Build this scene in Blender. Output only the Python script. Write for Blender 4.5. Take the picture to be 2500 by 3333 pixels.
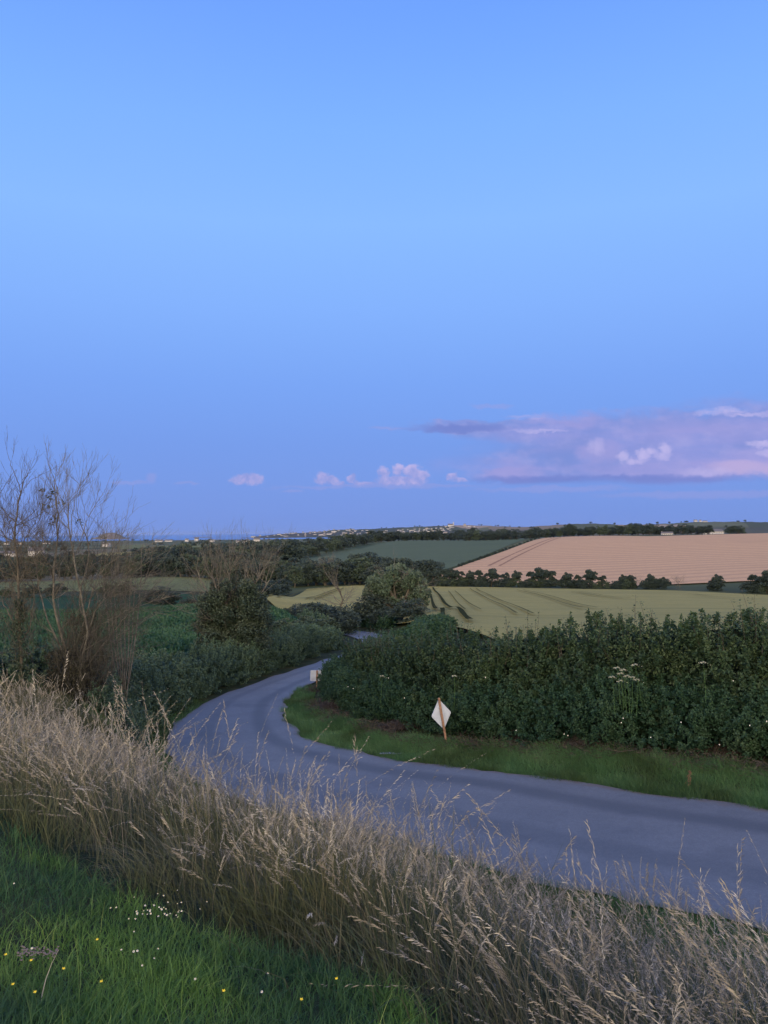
import bpy, math, random
import numpy as np
from mathutils import Vector, Matrix
from mathutils.geometry import delaunay_2d_cdt

for o in list(bpy.data.objects): bpy.data.objects.remove(o)
S = bpy.context.scene
COL = S.collection
rnd = random.Random(7)
rng = np.random.default_rng(11)
R = math.radians

# ------------------------------------------------------------------ camera
PITCH, ROLL = math.atan(65.5/2500), math.atan(0.0095)
FW = Vector((0, math.cos(PITCH), math.sin(PITCH)))
r0 = Vector((1, 0, 0)); u0 = r0.cross(FW)
RT = math.cos(ROLL)*r0 - math.sin(ROLL)*u0
UP = math.sin(ROLL)*r0 + math.cos(ROLL)*u0
cam = bpy.data.cameras.new('camera'); camo = bpy.data.objects.new('camera', cam); COL.objects.link(camo)
camo.matrix_world = Matrix(((RT.x, UP.x, -FW.x, 0), (RT.y, UP.y, -FW.y, 0), (RT.z, UP.z, -FW.z, 0), (0, 0, 0, 1)))
cam.sensor_fit = 'HORIZONTAL'; cam.sensor_width = 36; cam.lens = 36
cam.clip_start = 0.05; cam.clip_end = 90000
S.camera = camo
def ray(px, py):
    return FW + RT*((px-1250)/2500) + UP*((1666.5-py)/2500)
def uv(px, py):
    d = ray(px, py); return d.x/d.y, d.z/d.y
def at(px, py, Y):
    d = ray(px, py); return d*(Y/d.y)

# ------------------------------------------------------------------ render settings
S.render.engine = 'CYCLES'
S.view_settings.view_transform = 'Standard'; S.view_settings.look = 'None'
S.view_settings.exposure = 0.0; S.view_settings.gamma = 1.0
S.cycles.max_bounces = 6; S.cycles.diffuse_bounces = 3; S.cycles.transparent_max_bounces = 8

def lin(r, g, b):
    f = lambda c: (c/12.92 if c <= .04045 else ((c+.055)/1.055)**2.4)
    return (f(r/255), f(g/255), f(b/255), 1)

# ------------------------------------------------------------------ world: dusk sky, opposite the sunset
W = bpy.data.worlds.new('World'); S.world = W; W.use_nodes = True
nt = W.node_tree; nt.nodes.clear()
class NB:
    def __init__(s, nt): s.nt = nt
    def new(s, t, **k):
        n = s.nt.nodes.new(t)
        for a, v in k.items(): setattr(n, a, v)
        return n
    def inp(s, sock, v):
        if hasattr(v, 'is_output') or isinstance(v, bpy.types.NodeSocket): s.nt.links.new(v, sock)
        else: sock.default_value = v
    def m(s, op, a, b=0.0, c=0.0, clamp=False):
        n = s.new('ShaderNodeMath', operation=op); n.use_clamp = clamp
        s.inp(n.inputs[0], a); s.inp(n.inputs[1], b)
        if len(n.inputs) > 2: s.inp(n.inputs[2], c)
        return n.outputs[0]
    def sm(s, v, lo, hi):
        n = s.new('ShaderNodeMapRange', interpolation_type='SMOOTHSTEP')
        s.inp(n.inputs[0], v); n.inputs[1].default_value = lo; n.inputs[2].default_value = hi
        n.inputs[3].default_value = 0; n.inputs[4].default_value = 1
        return n.outputs[0]
    def mix(s, f, a, b, mode='MIX'):
        n = s.new('ShaderNodeMix', data_type='RGBA', blend_type=mode)
        s.inp(n.inputs[0], f); s.inp(n.inputs[6], a); s.inp(n.inputs[7], b)
        return n.outputs[2]
    def ramp(s, v, stops, interp='LINEAR'):
        n = s.new('ShaderNodeValToRGB'); cr = n.color_ramp; cr.interpolation = interp
        s.inp(n.inputs[0], v)
        while len(cr.elements) < len(stops): cr.elements.new(1.0)
        for e, (p, c) in zip(cr.elements, stops): e.position = p; e.color = c
        return n.outputs[0]
    def noise(s, vec, scale, detail=4, rough=.55, dist=0):
        n = s.new('ShaderNodeTexNoise'); s.inp(n.inputs['Vector'], vec)
        n.inputs['Scale'].default_value = scale; n.inputs['Detail'].default_value = detail
        n.inputs['Roughness'].default_value = rough; n.inputs['Distortion'].default_value = dist
        return n.outputs[0]
    def comb(s, x, y, z):
        n = s.new('ShaderNodeCombineXYZ'); s.inp(n.inputs[0], x); s.inp(n.inputs[1], y); s.inp(n.inputs[2], z)
        return n.outputs[0]
b = NB(nt)
tc = b.new('ShaderNodeTexCoord'); sx = b.new('ShaderNodeSeparateXYZ'); nt.links.new(tc.outputs['Generated'], sx.inputs[0])
DX, DY, DZ = sx.outputs
def zs(py):
    t = (1732-py)/2500; return t/math.sqrt(1+t*t)
stops = [(0.0, lin(119, 149, 222)), (zs(1660), lin(118, 151, 226)), (zs(1450), lin(117, 156, 235)), (zs(1250), lin(121, 165, 245)),
         (zs(1000), lin(131, 178, 254)), (zs(720), lin(137, 187, 255)), (zs(400), lin(127, 180, 255)), (zs(0), lin(113, 165, 255)), (1.0, lin(92, 140, 238))]
grad = b.ramp(DZ, stops)
# afterglow of the set sun: behind the camera, low, warm
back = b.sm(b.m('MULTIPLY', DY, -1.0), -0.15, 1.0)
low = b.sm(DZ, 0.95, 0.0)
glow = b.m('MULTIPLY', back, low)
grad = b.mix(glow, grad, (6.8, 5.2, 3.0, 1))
# slight east-west drift of hue and large soft unevenness
ns = b.noise(tc.outputs['Generated'], 2.2, 2)
grad = b.mix(b.m('MULTIPLY', b.m('SUBTRACT', ns, .5), .12), grad, lin(160, 180, 255))
# ---- clouds in direction space
ysafe = b.m('MAXIMUM', DY, 0.05)
U = b.m('DIVIDE', DX, ysafe); V = b.m('DIVIDE', DZ, ysafe)
cvec = b.comb(U, b.m('MULTIPLY', V, 1.9), 0.0)
n1 = b.noise(cvec, 9, 6, .58); n2 = b.noise(cvec, 30, 6, .6)
n3 = b.noise(b.comb(b.m('MULTIPLY', U, .35), b.m('MULTIPLY', V, 2.6), 3.1), 14, 5, .55)
n4 = b.noise(b.comb(U, V, 8.0), 60, 5, .6)
def warp(base, na, a, nb_, bb):
    return b.m('ADD', base, b.m('ADD', b.m('MULTIPLY', b.m('SUBTRACT', na, .5), a), b.m('MULTIPLY', b.m('SUBTRACT', nb_, .5), bb)))
n1b = b.noise(b.comb(U, b.m('MULTIPLY', V, 1.9), 5.5), 9, 6, .58)
n2b = b.noise(b.comb(U, b.m('MULTIPLY', V, 1.9), 9.5), 30, 6, .6)
Uw = warp(U, n1, .09, n2, .02); Vw = warp(V, n1b, .035, n2b, .02)
Us = warp(U, n2, .016, n4, .010); Vs = warp(V, n2b, .012, n4, .010)
def blob(px, py, rx, ry, uu, vv, k=1.0):
    cu, cv = uv(px, py)
    a = b.m('MULTIPLY', b.m('SUBTRACT', uu, cu), 2500/rx); c = b.m('MULTIPLY', b.m('SUBTRACT', vv, cv), 2500/ry)
    d = b.m('ADD', b.m('MULTIPLY', a, a), b.m('MULTIPLY', c, c))
    return b.m('MULTIPLY', b.m('SUBTRACT', 1.0, d), k)
def union(bl):
    r = bl[0]
    for x in bl[1:]: r = b.m('MAXIMUM', r, x)
    return b.m('MAXIMUM', r, -3.0)
bank = union([blob(2100, 1480, 620, 105, Uw, Vw), blob(2500, 1435, 480, 135, Uw, Vw), blob(1950, 1398, 520, 48, Uw, Vw), blob(2200, 1385, 420, 55, Uw, Vw),
              blob(1620, 1385, 340, 24, Uw, Vw), blob(1740, 1545, 220, 40, Uw, Vw), blob(2380, 1365, 260, 42, Uw, Vw)])
bank = b.m('ADD', bank, b.m('MULTIPLY', b.m('SUBTRACT', n3, .5), 1.5))
BM = b.sm(bank, -0.40, 0.62)
baseV = uv(2000, 1577)[1]
BM = b.m('MULTIPLY', BM, b.sm(b.m('ADD', V, b.m('MULTIPLY', b.m('SUBTRACT', n3, .5), .012)), baseV-.003, baseV+.006))
bcol = b.mix(b.sm(n3, .35, .68), lin(124, 146, 218), lin(146, 152, 220))
bcol = b.mix(b.m('MULTIPLY', b.sm(n2, .42, .70), .5), bcol, lin(170, 168, 226))
bcol = b.mix(b.m('MULTIPLY', b.sm(n1b, .50, .68), .6), bcol, lin(122, 140, 210))
pink = union([blob(1650, 1535, 110, 48, Uw, Vw), blob(1945, 1465, 60, 42, Uw, Vw), blob(2380, 1530, 260, 50, Uw, Vw), blob(2130, 1520, 200, 40, Uw, Vw, .7), blob(2480, 1500, 150, 60, Uw, Vw), blob(1830, 1360, 150, 28, Uw, Vw, .8), blob(2300, 1390, 300, 45, Uw, Vw, .6)])
bcol = b.mix(b.m('MULTIPLY', b.sm(pink, -.5, 1.1), .55), bcol, lin(168, 160, 220))
peach = union([blob(2400, 1525, 120, 30, Uw, Vw), blob(2500, 1540, 90, 30, Uw, Vw)])
bcol = b.mix(b.m('MULTIPLY', b.sm(peach, -.4, .9), .7), bcol, lin(196, 176, 220))
n5 = b.noise(b.comb(U, V, 2.0), 110, 4, .6); n6 = b.noise(b.comb(U, V, 12.0), 48, 4, .6)
Ub = b.m('ADD', U, b.m('ADD', b.m('MULTIPLY', b.m('SUBTRACT', n6, .5), .022), b.m('MULTIPLY', b.m('SUBTRACT', n5, .5), .012)))
Vb = b.m('ADD', V, b.m('ADD', b.m('MULTIPLY', b.m('SUBTRACT', n4, .5), .014), b.m('MULTIPLY', b.m('SUBTRACT', n2, .5), .014)))
hl = union([blob(2095, 1478, 22, 22, Ub, Vb), blob(2120, 1468, 20, 16, Ub, Vb, .8), blob(2165, 1462, 22, 26, Ub, Vb), blob(2150, 1485, 36, 14, Ub, Vb, .7), blob(2025, 1482, 22, 18, Ub, Vb), blob(2065, 1500, 40, 12, Ub, Vb, .7), blob(2360, 1336, 62, 11, Ub, Vb), blob(2320, 1346, 60, 9, Ub, Vb, .7), blob(2430, 1350, 90, 8, Ub, Vb, .6), blob(2490, 1447, 60, 12, Ub, Vb, .9), blob(2500, 1475, 40, 14, Ub, Vb, .7), blob(1940, 1455, 26, 26, Ub, Vb, .45), blob(2300, 1540, 80, 16, Ub, Vb, .45), blob(1700, 1355, 70, 9, Ub, Vb, .5), blob(1760, 1402, 90, 6, Ub, Vb, .5)])
bcol = b.mix(b.m('MULTIPLY', b.sm(hl, -.5, 1.0), b.m('ADD', .25, b.m('MULTIPLY', n5, .8)), clamp=True), bcol, lin(204, 192, 238))
HLM = b.m('MULTIPLY', b.sm(hl, -.1, .9), .8)
dark = union([blob(1900, 1568, 560, 20, Uw, Vs), blob(1500, 1395, 160, 14, Uw, Vs), blob(2350, 1568, 260, 8, Uw, Vs, .8)])
bcol = b.mix(b.m('MULTIPLY', b.sm(dark, -.9, .7), .8), bcol, lin(110, 128, 204))
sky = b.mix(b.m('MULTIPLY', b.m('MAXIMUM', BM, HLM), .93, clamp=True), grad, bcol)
small = union([blob(790, 1562, 46, 18, Ub, Vb), blob(830, 1560, 34, 20, Ub, Vb), blob(1048, 1558, 26, 22, Ub, Vb), blob(1080, 1562, 26, 18, Ub, Vb), blob(1108, 1570, 14, 8, Ub, Vb),
               blob(1248, 1540, 20, 26, Ub, Vb), blob(1255, 1565, 26, 18, Ub, Vb), blob(1296, 1530, 24, 26, Ub, Vb), blob(1340, 1532, 28, 26, Ub, Vb), blob(1365, 1548, 30, 24, Ub, Vb), blob(1310, 1565, 90, 16, Ub, Vb), blob(1145, 1560, 18, 14, Ub, Vb), blob(1180, 1572, 40, 9, Ub, Vb, .7),
               blob(1470, 1552, 20, 18, Ub, Vb), blob(1500, 1562, 30, 12, Ub, Vb, .8)])
SMk = b.sm(small, -.25, .75)
bs = uv(1200, 1584)[1]
SMk = b.m('MULTIPLY', SMk, b.sm(V, bs-.004, bs+.004))
scol = b.mix(b.sm(b.m('ADD', n4, b.m('MULTIPLY', b.m('SUBTRACT', V, bs), 9.0)), .40, .95), lin(140, 154, 222), lin(206, 190, 234))
sky = b.mix(b.m('MULTIPLY', SMk, .92), sky, scol)
faint = union([blob(420, 1571, 70, 7, Us, Vs), blob(490, 1556, 22, 20, Us, Vs), blob(610, 1571, 45, 5, Us, Vs), blob(1240, 1583, 360, 7, Uw, Vs), blob(1250, 1394, 60, 5, Us, Vs),
               blob(1600, 1322, 70, 9, Us, Vs), blob(2350, 1610, 420, 14, Uw, Vs), blob(950, 1600, 40, 4, Us, Vs), blob(1800, 1592, 260, 10, Uw, Vs)])
sky = b.mix(b.m('MULTIPLY', b.sm(faint, -.5, .9), .42), sky, lin(152, 158, 222))
front = b.sm(DY, .05, .12)
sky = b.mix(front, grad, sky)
nish = b.new('ShaderNodeTexSky', sky_type='NISHITA'); nish.sun_disc = False
nish.sun_elevation = R(3); nish.sun_rotation = R(200)
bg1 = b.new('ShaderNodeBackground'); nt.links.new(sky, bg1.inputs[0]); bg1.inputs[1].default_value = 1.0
bg2 = b.new('ShaderNodeBackground'); nt.links.new(nish.outputs[0], bg2.inputs[0]); bg2.inputs[1].default_value = 0.004
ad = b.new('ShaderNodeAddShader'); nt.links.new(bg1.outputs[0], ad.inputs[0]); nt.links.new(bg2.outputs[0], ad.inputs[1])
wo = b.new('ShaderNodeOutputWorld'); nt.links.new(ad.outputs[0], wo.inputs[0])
W.cycles.sampling_method = 'MANUAL'; W.cycles.sample_map_resolution = 512

sl = bpy.data.lights.new('sun', 'SUN'); sl.energy = 0.8; sl.angle = R(35); sl.color = (1.0, .80, .66)
so = bpy.data.objects.new('sun', sl); COL.objects.link(so)
# direction towards the light: behind the camera, a bit to the left
az, el = R(200), R(14)
dv = Vector((math.sin(az)*math.cos(el), math.cos(az)*math.cos(el), math.sin(el)))
so.rotation_euler = dv.to_track_quat('Z', 'Y').to_euler()

# ------------------------------------------------------------------ helpers
def tag(o, label=None, cat=None, group=None, kind=None):
    if label: o['label'] = label
    if cat: o['category'] = cat
    if group: o['group'] = group
    if kind: o['kind'] = kind
    return o
def mesh_data(name, V, F, mats, tint=None, smooth=False, midx=None):
    V = np.asarray(V, dtype=np.float32); F = np.asarray(F, dtype=np.int32)
    me = bpy.data.meshes.new(name); k = F.shape[1]
    me.vertices.add(len(V)); me.vertices.foreach_set('co', V.ravel())
    me.loops.add(F.size); me.loops.foreach_set('vertex_index', F.ravel())
    me.polygons.add(len(F)); me.polygons.foreach_set('loop_start', np.arange(len(F), dtype=np.int32)*k)
    if not isinstance(mats, (list, tuple)): mats = [mats]
    for m in mats: me.materials.append(m)
    if midx is not None: me.polygons.foreach_set('material_index', np.asarray(midx, dtype=np.int32))
    me.polygons.foreach_set('use_smooth', np.full(len(F), smooth, dtype=bool))
    me.update(calc_edges=True)
    if tint is not None:
        a = me.attributes.new('tint', 'FLOAT', 'POINT'); a.data.foreach_set('value', np.asarray(tint, dtype=np.float32))
    return me
def obj(name, me, parent=None, loc=None):
    o = bpy.data.objects.new(name, me); COL.objects.link(o)
    if parent: o.parent = parent
    if loc is not None: o.location = loc
    return o
def empty(name, loc):
    o = bpy.data.objects.new(name, None); COL.objects.link(o); o.location = loc; o.empty_display_size = .2; return o
def norm(a): return a/np.maximum(np.linalg.norm(a, axis=-1, keepdims=True), 1e-9)
class Acc:
    """collects quads"""
    def __init__(s): s.v = []; s.f = []; s.t = []; s.n = 0
    def add(s, V, F, t=None):
        V = np.asarray(V, float); s.v.append(V); s.f.append(np.asarray(F)+s.n); s.t.append(np.full(len(V), .5) if t is None else t); s.n += len(V)
    def mesh(s, name, mat, smooth=False):
        return mesh_data(name, np.concatenate(s.v), np.concatenate(s.f), mat, np.concatenate(s.t), smooth)
def leaves(P, D, N, L, Wd, t):
    """diamond leaves at P pointing along D with normals N (all (n,3)), length L, width Wd"""
    n = len(P); D = norm(D); Sd = norm(np.cross(D, N)); Nn = np.cross(Sd, D)
    L = np.broadcast_to(L, n)[:, None]; Wd = np.broadcast_to(Wd, n)[:, None]
    V = np.stack([P, P+D*L*.42+Sd*Wd*.5+Nn*L*.06, P+D*L-Nn*L*.10, P+D*L*.42-Sd*Wd*.5+Nn*L*.06], 1).reshape(-1, 3)
    F = np.arange(4*n).reshape(n, 4)
    return V, F, np.repeat(t, 4)
def rdir(n, g=rng): return norm(g.normal(size=(n, 3)))
def tubes(paths, sides=5):
    """paths: list of (pts (k,3), radii (k,)) -> quads"""
    A = Acc()
    by = {}
    for p, r in paths: by.setdefault(len(p), []).append((p, r))
    ang = np.linspace(0, 2*np.pi, sides, endpoint=False)
    for k, lst in by.items():
        P = np.array([x[0] for x in lst]); Rr = np.array([x[1] for x in lst])
        T = np.gradient(P, axis=1); T = norm(T)
        ref = np.where(np.abs(T[..., 2:3]) > .9, np.array([1., 0, 0]), np.array([0, 0, 1.]))
        X = norm(np.cross(T, ref)); Y = np.cross(T, X)
        V = P[:, :, None]+Rr[:, :, None, None]*(X[:, :, None]*np.cos(ang)[:, None]+Y[:, :, None]*np.sin(ang)[:, None])
        m = len(lst); base = np.arange(m)[:, None, None]*k*sides+np.arange(k-1)[None, :, None]*sides
        j = np.arange(sides); jn = (j+1) % sides
        F = np.stack([base+j, base+jn, base+sides+jn, base+sides+j], -1).reshape(-1, 4)
        A.add(V.reshape(-1, 3), F, np.repeat(rng.random(m), k*sides))
    return A

# ------------------------------------------------------------------ materials
def mat(name):
    m = bpy.data.materials.new(name); m.use_nodes = True; n = m.node_tree; n.nodes.clear(); B = NB(n)
    out = B.new('ShaderNodeOutputMaterial'); p = B.new('ShaderNodeBsdfPrincipled'); n.links.new(p.outputs[0], out.inputs[0])
    return m, B, p, out
def leaf_mat(name, cols, rough=.6, trans=.25, patch=0.0, patchcol=None, spec=.3):
    m, B, p, out = mat(name)
    a = B.new('ShaderNodeAttribute', attribute_name='tint')
    c = B.ramp(a.outputs['Fac'], [(i/(len(cols)-1), (*x, 1)) for i, x in enumerate(cols)])
    if patch:
        g = B.new('ShaderNodeNewGeometry'); nn = B.noise(g.outputs['Position'], patch, 3)
        c = B.mix(B.sm(nn, .42, .66), c, (*patchcol, 1))
    B.inp(p.inputs['Base Color'], c); p.inputs['Roughness'].default_value = rough; p.inputs['Specular IOR Level'].default_value = spec
    tr = B.new('ShaderNodeBsdfTranslucent'); B.inp(tr.inputs[0], c)
    mx = B.new('ShaderNodeMixShader'); mx.inputs[0].default_value = trans
    m.node_tree.links.new(p.outputs[0], mx.inputs[1]); m.node_tree.links.new(tr.outputs[0], mx.inputs[2]); m.node_tree.links.new(mx.outputs[0], out.inputs[0])
    return m
def ground_mat(name, c1, c2, scale=.5, rough=.95, bump=.3, bscale=None, c3=None, s3=.02):
    m, B, p, out = mat(name)
    g = B.new('ShaderNodeNewGeometry'); pos = g.outputs['Position']
    n = B.noise(pos, scale, 6, .6)
    c = B.mix(B.sm(n, .35, .65), (*c1, 1), (*c2, 1))
    if c3: c = B.mix(B.m('MULTIPLY', B.sm(B.noise(pos, s3, 4), .45, .7), .8), c, (*c3, 1))
    B.inp(p.inputs['Base Color'], c); p.inputs['Roughness'].default_value = rough; p.inputs['Specular IOR Level'].default_value = .15
    if bump:
        bn = B.new('ShaderNodeBump'); bn.inputs['Strength'].default_value = bump; bn.inputs['Distance'].default_value = .1
        B.inp(bn.inputs['Height'], B.noise(pos, bscale or scale*4, 5)); m.node_tree.links.new(bn.outputs[0], p.inputs['Normal'])
    return m
def simple_mat(name, c, rough=.6, metal=0, ns=0, c2=None, spec=.3):
    m, B, p, out = mat(name); p.inputs['Specular IOR Level'].default_value = spec
    cc = (*c, 1)
    if ns:
        t = B.new('ShaderNodeTexCoord'); cc = B.mix(B.sm(B.noise(t.outputs['Object'], ns, 4), .35, .7), (*c, 1), (*(c2 or tuple(x*.6 for x in c)), 1))
    B.inp(p.inputs['Base Color'], cc); p.inputs['Roughness'].default_value = rough; p.inputs['Metallic'].default_value = metal
    return m
M = {}
M['hedge'] = leaf_mat('hedge_leaf', [(0.0143, 0.0332, 0.0218), (0.0278, 0.0594, 0.0336), (0.0436, 0.0831, 0.0416), (0.0795, 0.1187, 0.0595)], .55, .25)
M['bramble'] = leaf_mat('bramble_leaf', [(0.0141, 0.0444, 0.0268), (0.0251, 0.0685, 0.0393), (0.0401, 0.0885, 0.0472), (0.0701, 0.1208, 0.0708)], .6, .2)
M['brambleL'] = leaf_mat('bank_leaf', [(0.0309, 0.0657, 0.0531), (0.054, 0.0985, 0.0709), (0.0773, 0.1314, 0.0827), (0.1313, 0.1862, 0.13)], .6, .2)
M['ivy'] = leaf_mat('ivy_leaf', [(0.0198, 0.0367, 0.033), (0.0315, 0.0545, 0.0432), (0.0494, 0.0732, 0.0534), (0.0718, 0.0837, 0.0636)], .5, .12)
M['ivybrown'] = leaf_mat('ivy_brown_leaf', [(.018, .020, .016), (.028, .029, .022), (.042, .044, .030), (.06, .065, .04)], .6, .12)
M['tree1'] = leaf_mat('tree_leaf_dark', [(0.0159, 0.0308, 0.0356), (0.0253, 0.0446, 0.0451), (0.0376, 0.0599, 0.0546), (0.0578, 0.081, 0.0712)], .6, .15)
M['tree2'] = leaf_mat('tree_leaf_green', [(0.0257, 0.0468, 0.0407), (0.0402, 0.068, 0.0503), (0.0563, 0.0851, 0.0599), (0.0803, 0.1106, 0.0838)], .6, .15)
M['willow'] = leaf_mat('willow_leaf', [(0.036, 0.066, 0.0508), (0.0584, 0.099, 0.0678), (0.0899, 0.132, 0.0961), (0.1349, 0.176, 0.1357)], .55, .2)
M['bark'] = simple_mat('bark', (.09, .083, .074), .9, 0, 6, (.05, .047, .042))
M['barkpale'] = simple_mat('bare_bark', (.145, .142, .135), .9, 0, 5, (.075, .071, .065))
M['twig'] = simple_mat('twig_bark', (.068, .067, .061), .9, 0, 4, (.045, .044, .040))
M['dry'] = leaf_mat('dry_grass_head', [(0.1521, 0.1345, 0.111), (0.2575, 0.2354, 0.1925), (0.3628, 0.3363, 0.2888), (0.5383, 0.5179, 0.4592)], .7, .3)
M['stem'] = leaf_mat('dry_grass_stem', [(0.0924, 0.0986, 0.063), (0.1436, 0.1424, 0.0945), (0.2053, 0.1861, 0.1418), (0.3284, 0.2956, 0.2678)], .7, .25, .55, (.15, .14, .062))
M['tallblade'] = leaf_mat('tall_grass_blade', [(0.0302, 0.0546, 0.0299), (0.0648, 0.0845, 0.0476), (0.121, 0.1193, 0.0815), (0.1901, 0.1788, 0.1358)], .65, .25, .5, (.06, .075, .03))
M['lawn'] = leaf_mat('lawn_blade', [(0.0495, 0.1172, 0.0301), (0.0898, 0.1982, 0.0468), (0.1458, 0.2703, 0.0635), (0.2694, 0.3604, 0.1002)], .6, .3, .9, (.040, .105, .050))
M['verge'] = leaf_mat('verge_blade', [(0.0427, 0.1075, 0.0444), (0.0708, 0.1717, 0.0667), (0.1136, 0.229, 0.0933), (0.1987, 0.2861, 0.1555)], .6, .3, .6, (.06, .11, .04))
M['hay'] = leaf_mat('dead_grass', [(0.044, 0.036, 0.0298), (0.072, 0.06, 0.051), (0.1, 0.084, 0.0723), (0.144, 0.124, 0.1062)], .8, .15)
M['ground'] = ground_mat('ground_soil_grass', (.030, .042, .020), (.055, .060, .030), 1.5, .95, .4, 8)
M['plain'] = None

# ------------------------------------------------------------------ terrain
ROAD = [((22, 0), (18.6, -3.6), -5.0), ((14, 8.8), (10.6, 5.4), -5.3), ((9.4, 13.75), (5.9, 10.0), -5.47), ((7.7, 15.4), (4.3, 11.4), -5.62),
        ((5.2, 17.7), (1.9, 13.4), -5.90), ((2.8, 19.8), (-.5, 15.9), -6.15), ((.86, 21.4), (-2.6, 17.8), -6.4), ((-.93, 23.3), (-4.6, 20.0), -6.6),
        ((-2.55, 25.5), (-6.3, 22.9), -6.8), ((-3.7, 28.9), (-7.5, 26.3), -7.0), ((-4.15, 31.6), (-7.8, 30), -7.12), ((-4.2, 34.2), (-7.5, 34), -7.25),
        ((-3.7, 38), (-6.4, 38.6), -7.45), ((-2.0, 43.5), (-4.6, 44.7), -7.72), ((-.6, 48), (-3.3, 49.4), -7.95), ((.6, 55), (-2.4, 56), -8.6),
        ((1, 65), (-2.2, 65), -9.5), ((.3, 76), (-2.8, 76), -10.5), ((-1.5, 88), (-4.9, 86.5), -11.45), ((-6, 99), (-8.5, 96), -12.5), ((-16, 110), (-18, 106), -13.6)]
def catmull(P, k=8):
    P = np.array(P, float); Q = np.vstack([2*P[0]-P[1], P, 2*P[-1]-P[-2]]); o = []
    for i in range(1, len(Q)-2):
        a, c, d, e = Q[i-1], Q[i], Q[i+1], Q[i+2]
        for t in np.linspace(0, 1, k, endpoint=False):
            o.append(.5*((2*c)+(-a+d)*t+(2*a-5*c+4*d-e)*t*t+(-a+3*c-3*d+e)*t**3))
    o.append(P[-1]); return np.array(o)
IN = catmull([(*s[0], s[2]) for s in ROAD]); OUT = catmull([(*s[1], s[2]) for s in ROAD])
CEN = (IN+OUT)/2; HWD = np.linalg.norm((IN-OUT)[:, :2], axis=1)/2

T = []
def tp(px, Y, z): T.append(((px-1250)/2500*Y, Y, z))
for px, lst in {-500: [(2.5, -1.6), (4.9, -1.72), (7, -2.1), (10, -2.7), (14, -3.3), (20, -4.0), (30, -4.8), (40, -6.0), (60, -7.6), (100, -9.8), (150, -12.1), (250, -15.4), (600, -22)],
                0: [(2.5, -1.6), (4.9, -1.78), (7, -2.3), (10, -2.95), (14, -3.6), (20, -4.35), (30, -5.2), (40, -6.4), (60, -7.8), (100, -9.9), (150, -12.2), (250, -15.5), (600, -22)],
                300: [(2.5, -1.6), (4.1, -1.82), (7, -2.6), (10, -3.25), (14, -4.1), (20, -4.75), (25, -5.2), (30, -5.8), (40, -6.7), (60, -8.0), (100, -10.0), (150, -12.1), (250, -15.0), (400, -18)],
                530: [(3.65, -1.8), (6, -2.45), (10, -3.6), (14, -4.9), (18, -6.0), (21, -6.4), (36, -6.9)],
                600: [(45, -7.1), (60, -7.9), (100, -10.0), (150, -11.9), (250, -15.0)],
                850: [(60, -8.3), (100, -11.0), (150, -13.2), (200, -16.8), (330, -17.0)],
                1000: [(2.4, -1.62), (3.35, -1.84), (6, -2.95), (9, -4.1), (13, -5.3), (17, -6.2), (220, -17.7), (400, -15.8)],
                1100: [(100, -12.2), (150, -15)],
                1300: [(2.9, -1.75), (6, -3.2), (9, -4.4), (12, -5.4), (15, -5.95), (34, -6.6), (60, -8.3), (90, -10.8)],
                1400: [(50, -6.8), (60, -7.7), (80, -9.3), (110, -11.4), (150, -13.9), (200, -16.3), (250, -18.1), (290, -16.9)], 1700: [(50, -6.6), (60, -7.5), (80, -9.2), (110, -11.4), (150, -13.9), (200, -16.4), (245, -18.1)],
                1900: [(2.0, -1.75), (3.5, -2.45), (6, -3.95), (9, -5.1), (11.0, -5.65), (30, -5.7)],
                2000: [(50, -6.3), (60, -7.3), (80, -9.1), (110, -11.4), (150, -14.0), (200, -16.6), (232, -18), (262, -17.6), (400, -12.4), (600, -4.8), (800, -7), (2000, -18)],
                2500: [(2, -1.85), (3.2, -2.5), (5, -3.6), (8, -4.95), (9.5, -5.35), (30, -5.3), (50, -6.2), (60, -7.2), (80, -9.1), (120, -12.4), (160, -15.2), (202, -17.5), (232, -16.8), (400, -11.6), (600, -4.3), (800, -7), (2000, -18)],
                3100: [(3, -2.4), (5, -3.6), (7.5, -4.7), (50, -6), (200, -17), (400, -11.6), (600, -4.3), (2000, -18)],
                1500: [(330, -15.2), (900, -12)], 1780: [(620, -6.3)], 1740: [(650, -7)], 1250: [(700, -9.2), (500, -13.6), (330, -16.5), (1000, -15), (2000, -24)],
                700: [(700, -21), (1500, -26)], 950: [(900, -18)], 1050: [(600, -14)]}.items():
    for Y, z in lst: tp(px, Y, z)
for px, Y, z in [(2500, 18, -5.4), (2000, 19.8, -5.6), (1750, 21.3, -5.9), (1450, 23, -6.2), (1150, 27.2, -6.55), (1050, 31, -6.9), (3000, 17, -5.2),
                 (1040, 36, -7.1), (1100, 40, -7.2), (1200, 45, -7.3), (800, 45, -7.5), (900, 55, -7.9)]: tp(px, Y, z)
for px in (-500, 200, 700, 1000, 1250): tp(px, 4100, -31.0); tp(px, 2500, -28.5); tp(px, 7000, -60); tp(px, 12000, -90)
for px in (1700, 2300, 3000): tp(px, 4000, -30); tp(px, 7000, -60)
for s in ROAD[2::2]: T.append(((s[0][0]+s[1][0])/2, (s[0][1]+s[1][1])/2, s[2]))
T = np.array(T)
def enc(X, Y):
    r = np.hypot(X, Y); th = np.clip(np.arctan2(X, Y), -.62, .68)
    return np.stack([th*2.6, np.log(np.maximum(r, 1.0))], -1), r
Tc, Tr = enc(T[:, 0], T[:, 1]); Tv = T[:, 2]/Tr
cc = .22
K = np.sqrt(((Tc[:, None]-Tc[None])**2).sum(-1)+cc*cc)
nK = len(K); A_ = np.zeros((nK+1, nK+1)); A_[:nK, :nK] = K+np.eye(nK)*1e-4; A_[nK, :nK] = 1; A_[:nK, nK] = 1
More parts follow.
